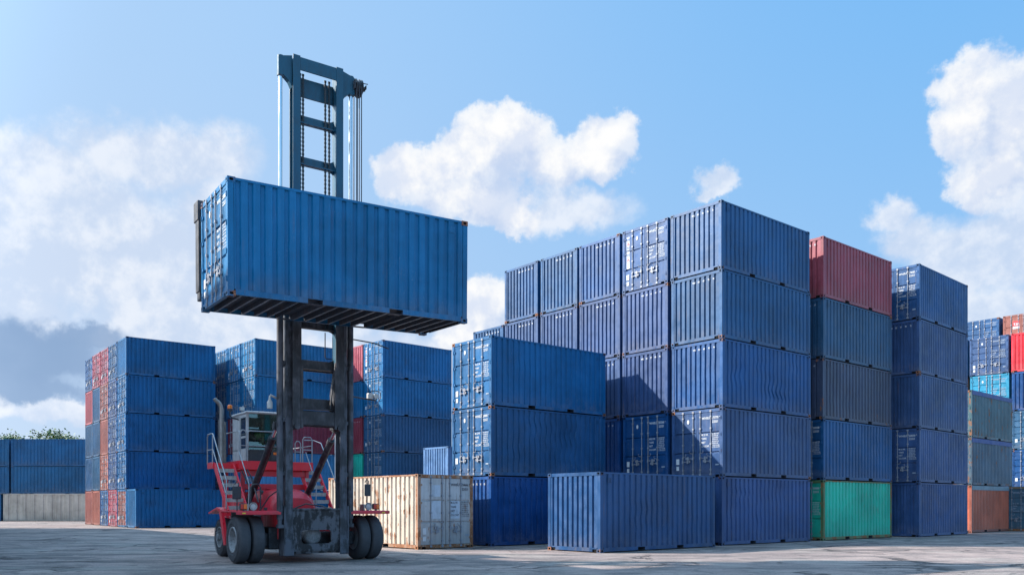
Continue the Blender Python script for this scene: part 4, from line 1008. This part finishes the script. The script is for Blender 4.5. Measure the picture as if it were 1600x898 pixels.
# mirrors
for (x, y, z, s) in ((-1.80, 1.1, 1.85, -1), (1.78, .75, 1.95, 1)):
    m = MB(); m.tube([(x, y, 1.36), (x, y, z-.2), (x+.05, y, z+.26), (x, y, z+.32), (x-.06, y, z+.22)], .014, 6); mr = part(m, 'mirror_stalk', 'cab_dark')
    m = MB(); m.box(x-.11*(1.2 if s < 0 else .8), x+.10, y-.05, y-.015, z-.17, z+.17, 0, .02); m.build('mirror_housing', 'cab_dark', mr)
    m = MB(); m.box(x-.08, x+.08, y-.012, y-.008, z-.15, z+.15); m.build('mirror_glass', 'chrome', mr)
# hydraulic hoses on the chassis
for k, pts in enumerate([[(-1.25, .9, 1.38), (-1.1, .6, 1.75), (-.95, .4, 1.9), (-.9, .38, 2.6)], [(-.2, 1.4, 1.40), (.1, 1.1, 1.56), (.5, .9, 1.50), (.62, .4, 1.35)], [(-1.15, 2.8, 2.5), (-1.05, 2.7, 2.2), (-.98, 2.5, 1.9)], [(-1.0, 2.83, 2.55), (-.9, 2.7, 2.3), (-.98, 2.2, 2.0), (-1.0, 1.8, 1.6)], [(.95, .4, 3.6), (1.05, .5, 2.5), (.9, .5, 1.6)]]):
    m = MB(); m.tube(pts, .02, 6); part(m, 'hydraulic_hose', 'cab_dark')

# ---- driver
def person():
    root = bpy.data.meshes.new('person')
    V = [(0, 0, 0), (0, .02, .22), (0, .0, .42), (0, -.01, .52), (0, -.02, .66),          # pelvis, waist, chest, neck, head
         (.17, 0, .44), (.21, -.15, .22), (.12, -.38, .26), (.09, -.44, .27), (-.17, 0, .44), (-.21, -.15, .22), (-.12, -.38, .26), (-.09, -.44, .27),
         (.10, -.05, -.02), (.12, -.42, .02), (.12, -.48, -.36), (.12, -.58, -.40), (-.10, -.05, -.02), (-.12, -.42, .02), (-.12, -.48, -.36), (-.12, -.58, -.40), (0, -.02, .74)]
    Ed = [(0, 1), (1, 2), (2, 3), (3, 4), (4, 21), (2, 5), (5, 6), (6, 7), (7, 8), (2, 9), (9, 10), (10, 11), (11, 12), (0, 13), (13, 14), (14, 15), (15, 16), (0, 17), (17, 18), (18, 19), (19, 20)]
    RD = [.14, .13, .15, .055, .085, .07, .05, .036, .03, .07, .05, .036, .03, .09, .07, .05, .045, .09, .07, .05, .045, .07]
    root.from_pydata(V, Ed, []); o = bpy.data.objects.new('person', root); COL.objects.link(o)
    sk = o.modifiers.new('s', 'SKIN'); sb = o.modifiers.new('b', 'SUBSURF'); sb.levels = 1; sb.render_levels = 1
    for i, rr in enumerate(RD): root.skin_vertices[0].data[i].radius = (rr, rr*.85 if i in (1, 2) else rr)
    root.skin_vertices[0].data[0].use_root = True
    dg = bpy.context.evaluated_depsgraph_get(); me = bpy.data.meshes.new_from_object(o.evaluated_get(dg)); bpy.data.objects.remove(o)
    me.materials.clear()
    for k in ('vest', 'cloth', 'skin'): me.materials.append(MATS[k])
    for p in me.polygons:
        c = p.center; p.use_smooth = True
        p.material_index = 2 if (c.z > .50 or c.y < -.34 and c.z > .2) else (1 if (c.z < .06 or abs(c.x) > .17) else 0)
    me.name = 'person'; b = bpy.data.objects.new('person', me); COL.objects.link(b)
    m = MB(); m.lathe([(.0, .103), (.05, .10), (.09, .075), (.115, .0)], 16, 0, 'Z', (0, .01, .70)); m.build('hair', 'hair', b)
    tag(b, 'driver in a green vest sitting behind the cab windscreen, hands on the wheel', 'person'); return b
pr = person(); pm = Matrix.Translation((OX, OY, 0)) @ Matrix.Rotation(TH, 4, 'Z') @ Matrix.Translation((-.30, 3.88, 3.20)); pr.matrix_world = pm

# ------------------------------------------------------------------ held container
Hc = container((0, 0), 0, 0, D_, BV, 'bright blue container held high in the air by the lift truck', own_text=True, num='250883 3', dent=0, z=0, cast_rust=.7)
th, pt, rl = .5742, .0125, .033
a = Vector((cos(th)*cos(pt), sin(th)*cos(pt), sin(pt))); b0 = Vector((-sin(th), cos(th), 0)); c0 = a.cross(b0); b = b0*cos(rl)+c0*sin(rl); c = a.cross(b)
near = Vector((-6.2367, 18.7549, 6.1247)); ctr = near+a*(L/2)+b*(W/2)
Mw = Matrix(((a.x, b.x, c.x, ctr.x), (a.y, b.y, c.y, ctr.y), (a.z, b.z, c.z, ctr.z), (0, 0, 0, 1)))
Hc.matrix_world = Mw
# spreader in the handler's frame, hugging the container's back side
Mi = (Matrix.Translation((OX, OY, 0)) @ Matrix.Rotation(TH, 4, 'Z')).inverted() @ Mw
m = MB(); m.M = Mi; yb = W/2
m.box(-2.95, 2.95, yb+.03, yb+.19, 2.20, 2.55, 0, .02); m.box(-2.7, 2.7, yb+.03, yb+.16, 1.15, 1.40, 0, .02)
for x in (-.7, .7): m.box(x-.10, x+.10, yb+.03, yb+.19, .7, 2.5, 0, .02)
for s in (-1, 1):
    m.box(s*2.86, s*3.10, yb+.02, yb+.42, 2.22, 2.70, 0, .02); m.box(s*2.92, s*3.08, yb+.03, yb+.34, .50, 2.3, 0, .02); m.box(s*2.96, s*3.06, yb+.02, yb+.28, .30, 1.2, 0, .02)
sp = part(m, 'spreader', 'mast_black')
for s in (-1, 1):
    m = MB(); m.M = Mi; m.box(s*2.86, s*2.98, yb-.12, yb+.1, H+.004, H+.09, 0, .015); m.box(s*2.86, s*2.98, yb+.02, yb+.12, H-.2, H+.08, 0, .01); m.build('twist_lock', 'mast_grey', sp)
